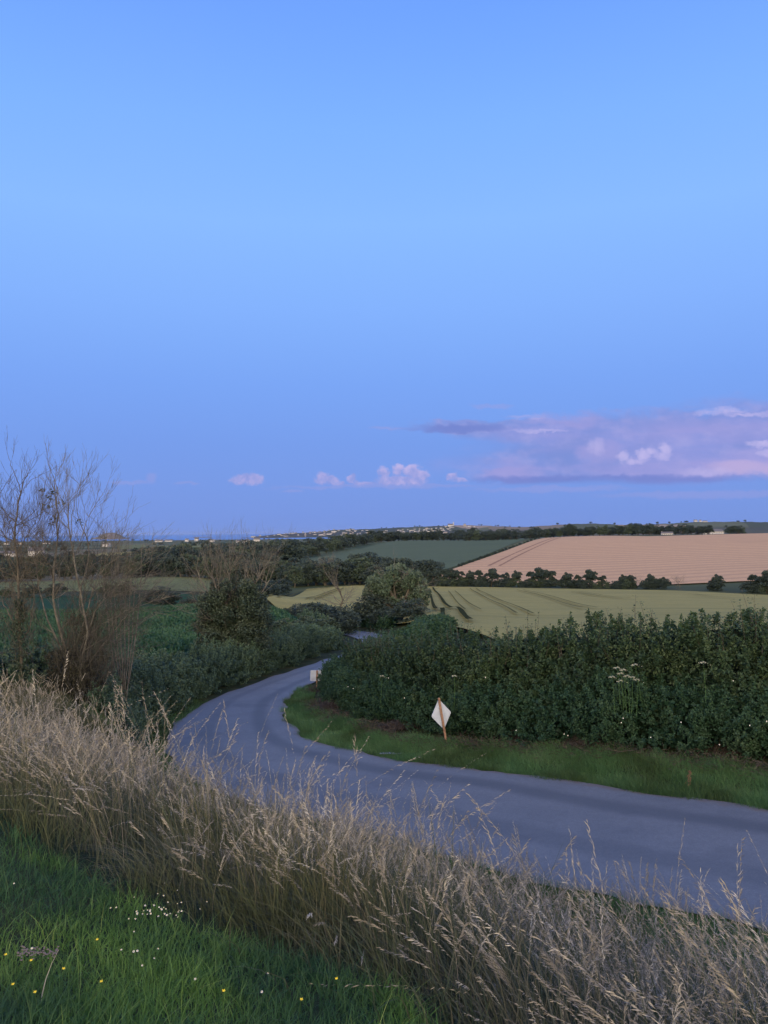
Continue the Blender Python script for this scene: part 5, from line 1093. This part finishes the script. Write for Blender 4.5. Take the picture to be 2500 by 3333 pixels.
# beet leaves in the nearer part of the beet field
bp = [(-7, 72), (-8.5, 56), (-11.5, 46), (-12.5, 38), (-15, 31), (-30, 28), (-60, 100), (-40, 100), (-14, 100)]
X, Y = sample_poly(bp, 70000, g, lambda x, y: np.clip(32/np.hypot(x, y), 0, 1)**1.4*np.clip(.55+.6*np.cos((x*.45+y*.9)*8), .1, 1))
n = len(X); d = rdir(n, g); d[:, 2] = np.abs(d[:, 2])+.35
V, F, tt = leaves(np.stack([X, Y, zt(X, Y)+.12+g.uniform(0, .2, n)], -1), d, norm(rdir(n, g)+np.array([0, 0, 1.])), g.uniform(.25, .45, n), .16, np.clip(.4+.4*vnoise(X, Y, .35, 2)+.4*(g.random(n)-.5), 0, 1))
M['beet'] = leaf_mat('beet_leaf', [(.014, .048, .026), (.024, .075, .042), (.038, .10, .055), (.06, .13, .07)], .5, .2)
tag(obj('beet_leaves', mesh_data('beet_leaves', V, F, M['beet'], tt)), 'leafy beet crop in the left field', 'crop', kind='stuff')

# ------------------------------------------------------------------ signs
mwood = simple_mat('orange_wood_post', (.31, .19, .135), .8, 0, 12, (.20, .12, .085)); mback = simple_mat('sign_back_white', (.47, .54, .68), .5, 0, 4, (.38, .44, .56)); mfront = simple_mat('sign_front_orange', (.75, .28, .05), .4); mbk = simple_mat('sign_black', (.02, .02, .02), .5)
def plate(outl, th_, rad, n=5):
    """rounded polygon plate in local XZ, thickness along Y; returns bmesh-free mesh arrays"""
    P = np.array(outl, float); o = []
    m_ = len(P)
    for i in range(m_):
        a, c, d = P[i-1], P[i], P[(i+1) % m_]; u1 = (a-c)/np.linalg.norm(a-c); u2 = (d-c)/np.linalg.norm(d-c)
        for t in np.linspace(0, 1, n): s = c+u1*rad; e = c+u2*rad; o.append((1-t)**2*s+2*t*(1-t)*c+t*t*e)
    return o
def plate_obj(name, outl, th_, m_, parent, y=0, rad=.04):
    o = plate(outl, th_, rad); n = len(o); V = [(q[0], y-th_/2, q[1]) for q in o]+[(q[0], y+th_/2, q[1]) for q in o]
    F = [list(range(n)), list(range(2*n-1, n-1, -1))]+[[i, i+n, (i+1) % n+n, (i+1) % n] for i in range(n)]
    me = bpy.data.meshes.new(name); me.from_pydata(V, [], F); me.materials.append(m_); me.update(); return obj(name, me, parent)
def boxm(name, sx_, sy_, z0, z1, m_, parent, x=0, y=0, top=.5):
    V = []; 
    for z, k in ((z0, 1), (z1-.02, 1), (z1, top)):
        for a, c in ((-1, -1), (1, -1), (1, 1), (-1, 1)): V.append((x+a*sx_/2*k, y+c*sy_/2*k, z))
    F = [(3, 2, 1, 0), (8, 9, 10, 11)]+[(l*4+i, l*4+(i+1) % 4, l*4+4+(i+1) % 4, l*4+4+i) for l in (0, 1) for i in range(4)]
    me = bpy.data.meshes.new(name); me.from_pydata(V, [], F); me.materials.append(m_); return obj(name, me, parent)
ps = hit(1453, 2424, 15, 40)
k_ = ps[1]/2500
ds = empty('road_sign', tuple(ps)); tag(ds, 'diamond road sign seen from its white back, on a leaning wooden post', 'road sign')
hgt = 152*k_; half = 50*k_; wz = hgt-half-.03
# seen square from behind; turned a little so its outline narrows as in the photo
boxm('post', .06, .045, -.25, hgt+.01, mwood, ds, y=-.035)
plate_obj('panel', [(-half*.68, wz), (0, wz-half), (half*.68, wz), (0, wz+half)], .012, mback, ds, y=0, rad=.05)
plate_obj('face', [(-half*.645, wz), (0, wz-half*.95), (half*.645, wz), (0, wz+half*.95)], .004, mfront, ds, y=.009, rad=.05)
boxm('bracket', .16, .03, wz-.22, wz-.19, mback, ds, y=-.01, top=1); boxm('bracket', .16, .03, wz+.19, wz+.22, mback, ds, y=-.01, top=1)
ds.rotation_euler = (R(-3), R(-8.5), R(14))
p2 = at(1030, 2226, 35.5); zg = float(zt(p2.x, 35.5)); k2_ = 35.5/2500
rs = empty('road_sign', (p2.x, 35.5, zg)); tag(rs, 'small white rectangular road sign back by the bend, half behind hedge', 'road sign')
zb = (at(1025, 2217, 35.5).z-zg); 
boxm('post', .065, .05, -.3, max(zb, 0)+34*k2_+.02, mwood, rs, y=-.035)
ww = 21*k2_; hh_ = 35*k2_
plate_obj('panel', [(-ww, zb), (ww, zb), (ww, zb+hh_), (-ww, zb+hh_)], .012, mback, rs, rad=.03)
plate_obj('face', [(-ww+.02, zb+.02), (ww-.02, zb+.02), (ww-.02, zb+hh_-.02), (-ww+.02, zb+hh_-.02)], .004, mfront, rs, y=.009, rad=.03)
rs.rotation_euler = (0, R(2), R(8))

# ------------------------------------------------------------------ flowers
myel = simple_mat('buttercup_petal', (.80, .62, .04), .35); mwh = simple_mat('white_petal', (.80, .80, .78), .6); mst = simple_mat('flower_stem', (.05, .11, .035), .6)
def cup(rad, n=5, lift=.5, inner=.25):
    V = []; F = []
    for i in range(n):
        a = 2*math.pi*i/n; w = math.pi/n*.92; o = len(V)
        V += [(0, 0, 0), (math.cos(a-w)*rad*.6, math.sin(a-w)*rad*.6, rad*lift*.45), (math.cos(a)*rad, math.sin(a)*rad, rad*lift), (math.cos(a+w)*rad*.6, math.sin(a+w)*rad*.6, rad*lift*.45)]; F.append((o, o+1, o+2, o+3))
    return np.array(V), np.array(F)
bv, bf = cup(.0068, 5, .7); BUT = mesh_data('petals', bv+np.array([0, 0, .13]), bf, myel)
STM = tubes([(np.array([(0, 0, 0), (.004, 0, .05), (0, .004, .09), (0, 0, .13)]), np.array([.0012]*4))], 4).mesh('stem', mst)
for px, py, lab in [(75, 3170, 'buttercup right of a white daisy, upper left of the lawn corner'), (10, 3125, 'buttercup at the left edge of the lawn'), (160, 3190, 'buttercup above and right of the bright one at left'), (232, 3217, 'bright buttercup in the open grass, left third of the lawn'), (108, 3274, 'buttercup below the bright one, near the bottom left corner'), (165, 3303, 'buttercup near the bottom edge, right of the corner one'),
                    (30, 3310, 'buttercup in the bottom left corner'), (358, 3120, 'single pale buttercup above the lawn middle'), (735, 3300, 'orange yellow buttercup at the bottom centre of the lawn'), (970, 3322, 'buttercup at the lower right end of the lawn'), (1110, 3255, 'faint buttercup by the foot of the tall grass'), (388, 3264, 'small buttercup left of the bottom centre')]:
    h_ = hit(px, py, 1.2, 12); r = empty('buttercup', (h_[0], h_[1]-.10, float(zt(h_[0], h_[1]-.10)))); tag(r, lab, 'flower', 'buttercups in the near grass'); r.rotation_euler = (R(-18+rnd.uniform(-10, 10)), R(rnd.uniform(-12, 12)), rnd.uniform(0, 6)) if False else (R(12), R(rnd.uniform(-12, 12)), 0)
    obj('stem', STM, r); obj('petals', BUT, r)
dv_, df_ = cup(.0052, 9, .15); cv, cf = lathe([(.002, .001), (.0018, .002), (.0005, .004)], 8)
DAI = mesh_data('white_flower', np.concatenate([dv_, cv])+np.array([0, 0, .09]), np.concatenate([df_, cf+len(dv_)]), [mwh, myel], midx=[0]*len(df_)+[1]*len(cf))
dl = [(395, 2985), (550, 2915), (80, 2900), (430, 3118), (458, 3115), (460, 3120), (495, 3155), (475, 3165), (880, 3192), (870, 3250), (38, 3235), (10, 3255), (640, 3215), (450, 3072), (130, 3108), (510, 3130)]
for k in range(38): dl.append((rnd.gauss(535, 55), rnd.gauss(2995, 22)))
first = None
for i, (px, py) in enumerate(dl):
    h_ = hit(px, py, 1.2, 12); o = bpy.data.objects.new('daisy', DAI); COL.objects.link(o); yy = h_[1]-.06; o.location = (h_[0], yy, float(zt(h_[0], yy))); o.rotation_euler = (R(rnd.uniform(15, 35)), R(rnd.uniform(-15, 15)), rnd.uniform(0, .5)); s_ = rnd.uniform(.6, 1.1) if i > 15 else rnd.uniform(.7, 1.1); o.scale = (s_, s_, 1)
    tag(o, 'tiny white flower of the patch at the edge of the tall grass' if i > 15 else 'scattered small white daisy in the near green grass', 'flower', 'white flowers in the patch by the tall grass' if i > 15 else 'scattered daisies in the near grass')
# pale stones and litter patch in the lawn
mg = simple_mat('pale_pebble', (.17, .14, .13), .9); A = Acc()
for k in range(90):
    px = rnd.uniform(80, 215); py = 3138+rnd.gauss(0, 10); h_ = hit(px, py, 1.2, 12); s_ = rnd.uniform(.003, .007)
    ph = np.array([(math.cos(a)*s_*q, math.sin(a)*s_*q*.8, z*s_*.5) for z, q in ((0, 1), (.8, .7)) for a in (0, 1.57, 3.14, 4.71)])+np.array([h_[0], h_[1]-.06, float(zt(h_[0], h_[1]-.06))+.07])
    A.add(ph, [(0, 1, 5, 4), (1, 2, 6, 5), (2, 3, 7, 6), (3, 0, 4, 7), (4, 5, 6, 7)])
tag(obj('gravel', A.mesh('gravel', mg)), 'bare patch of pale stones in the near grass', 'gravel', kind='stuff')
# straw in the lawn
sv, sf, st_, _ = ribbons(np.array([0.]), np.array([0.]), np.array([.22]), np.array([.005]), np.array([[.25, .1]]), g, 4, Z=np.array([0.]), t=np.array([.8]))
h_ = hit(132, 3280, 1.2, 12); so_ = obj('dry_straw', mesh_data('dry_straw', sv, sf, M['dry'], st_), loc=(h_[0], h_[1], h_[2])); tag(so_, 'single dry straw standing in the lawn at lower left', 'straw')
# dry dock leaf on the verge
c0 = hit(2238, 2578, 12, 30); dk = empty('dock_stalk', tuple(c0)); tag(dk, 'brown dry dock plant standing in the verge grass at right', 'plant')
obj('stem', tubes([(np.array([(0, 0, 0), (.02, 0, .15), (.03, 0, .3), (.06, 0, .45)]), np.array([.008, .007, .005, .003]))], 5).mesh('stem', M['hay']), dk)
n = 110; z = g.uniform(.12, .46, n); V, F, tt = leaves(np.stack([.02+z*.09+g.normal(0, .022, n), g.normal(0, .02, n), z], -1), norm(rdir(n, g)*.4+np.array([0, 0, 1.])), rdir(n, g), .035, .014, .5+g.random(n)*.5)
obj('seed_head', mesh_data('seed_head', V, F, leaf_mat('dock_seed', [(.16, .08, .05), (.22, .12, .08), (.30, .18, .12)], .8, .1), tt), dk)
# white bindweed flowers and cream umbels in the hedge
bw, bwf = cup(.017, 6, .6); BWm = mesh_data('bindweed_flower', bw, bwf, mwh)
def on_under(px, py, Y): return at(px, py, Y)
def base_Y(px): return float(np.interp(px, [950, 1050, 1150, 1450, 1750, 2000, 2500, 2700], [35.2, 29.4, 26.4, 22.6, 20.9, 19.2, 17.2, 16.5]))
for px, py in [(1836, 2389), (1848, 2394), (2022, 2352), (2028, 2338), (2217, 2351), (2440, 2361), (2495, 2348), (2341, 2424), (1680, 2377), (2386, 2216), (2118, 2400), (1133, 2235), (1150, 2241), (1265, 2207), (1580, 2205), (1317, 2272)]:
    Y = base_Y(px)+(.15 if py > 2300 else .45); q = at(px, py, Y-.35); o = bpy.data.objects.new('bindweed_flower', BWm); COL.objects.link(o); o.location = q; o.rotation_euler = (R(70), 0, R(rnd.uniform(-30, 30))); tag(o, 'small white bindweed flower dotted in the hedge undergrowth', 'flower', 'white bindweed flowers in the undergrowth')
UM = Acc(); gu = np.random.default_rng(5)
P = np.stack([gu.normal(0, .05, 90), gu.normal(0, .05, 90), .02*gu.random(90)+.0], -1); P[:, 2] -= (P[:, 0]**2+P[:, 1]**2)*3
UM.add(*leaves(P, rdir(90), np.tile([0, 0, 1.], (90, 1))+rdir(90)*.3, .02, .02, gu.random(90)))
M['umbel'] = leaf_mat('umbel_cream', [(.40, .42, .28), (.52, .52, .38), (.62, .60, .48)], .7, .2); UMm = UM.mesh('umbel', M['umbel'])
USm = tubes([(np.array([(0, 0, -.9), (.01, 0, -.6), (0, 0, -.3), (0, 0, 0)]), np.array([.006, .005, .004, .003]))], 4).mesh('stem', mst)
for px, py in [(2010, 2173), (2068, 2163), (2022, 2192), (2042, 2200), (1995, 2203), (2060, 2204), (2020, 2216), (2075, 2212), (2030, 2180), (2290, 2156), (1480, 2200), (1245, 2200)]:
    q = at(px, py, base_Y(px)+.35); r = empty('umbel_plant', q); r.scale = (1.1, 1.1, 1.0); r.rotation_euler = (R(-8), R(rnd.uniform(-8, 8)), 0); tag(r, 'cream flat-topped umbel flower standing out of the undergrowth', 'flower', 'cream umbels in the undergrowth'); obj('umbel', UMm, r); obj('stem', USm, r)

# ------------------------------------------------------------------ haze
HAZE = True
if HAZE:
    mh = bpy.data.materials.new('haze'); mh.use_nodes = True; n_ = mh.node_tree; n_.nodes.clear(); o_ = n_.nodes.new('ShaderNodeOutputMaterial'); v_ = n_.nodes.new('ShaderNodeVolumePrincipled')
    v_.inputs['Color'].default_value = (.50, .66, 1.0, 1); v_.inputs['Density'].default_value = 1.8e-5; v_.inputs['Anisotropy'].default_value = .2
    n_.links.new(v_.outputs[0], o_.inputs['Volume'])
    x0, x1, y0, y1, z0, z1 = -27000, 27000, -9700, 43000, -110, 75
    me = bpy.data.meshes.new('haze'); me.from_pydata([(x, y, z) for z in (z0, z1) for x, y in ((x0, y0), (x1, y0), (x1, y1), (x0, y1))], [], [(3, 2, 1, 0), (4, 5, 6, 7), (0, 1, 5, 4), (1, 2, 6, 5), (2, 3, 7, 6), (3, 0, 4, 7)]); me.materials.append(mh)
    tag(obj('haze', me), 'thin blue evening air over the far coast', 'haze', kind='stuff')
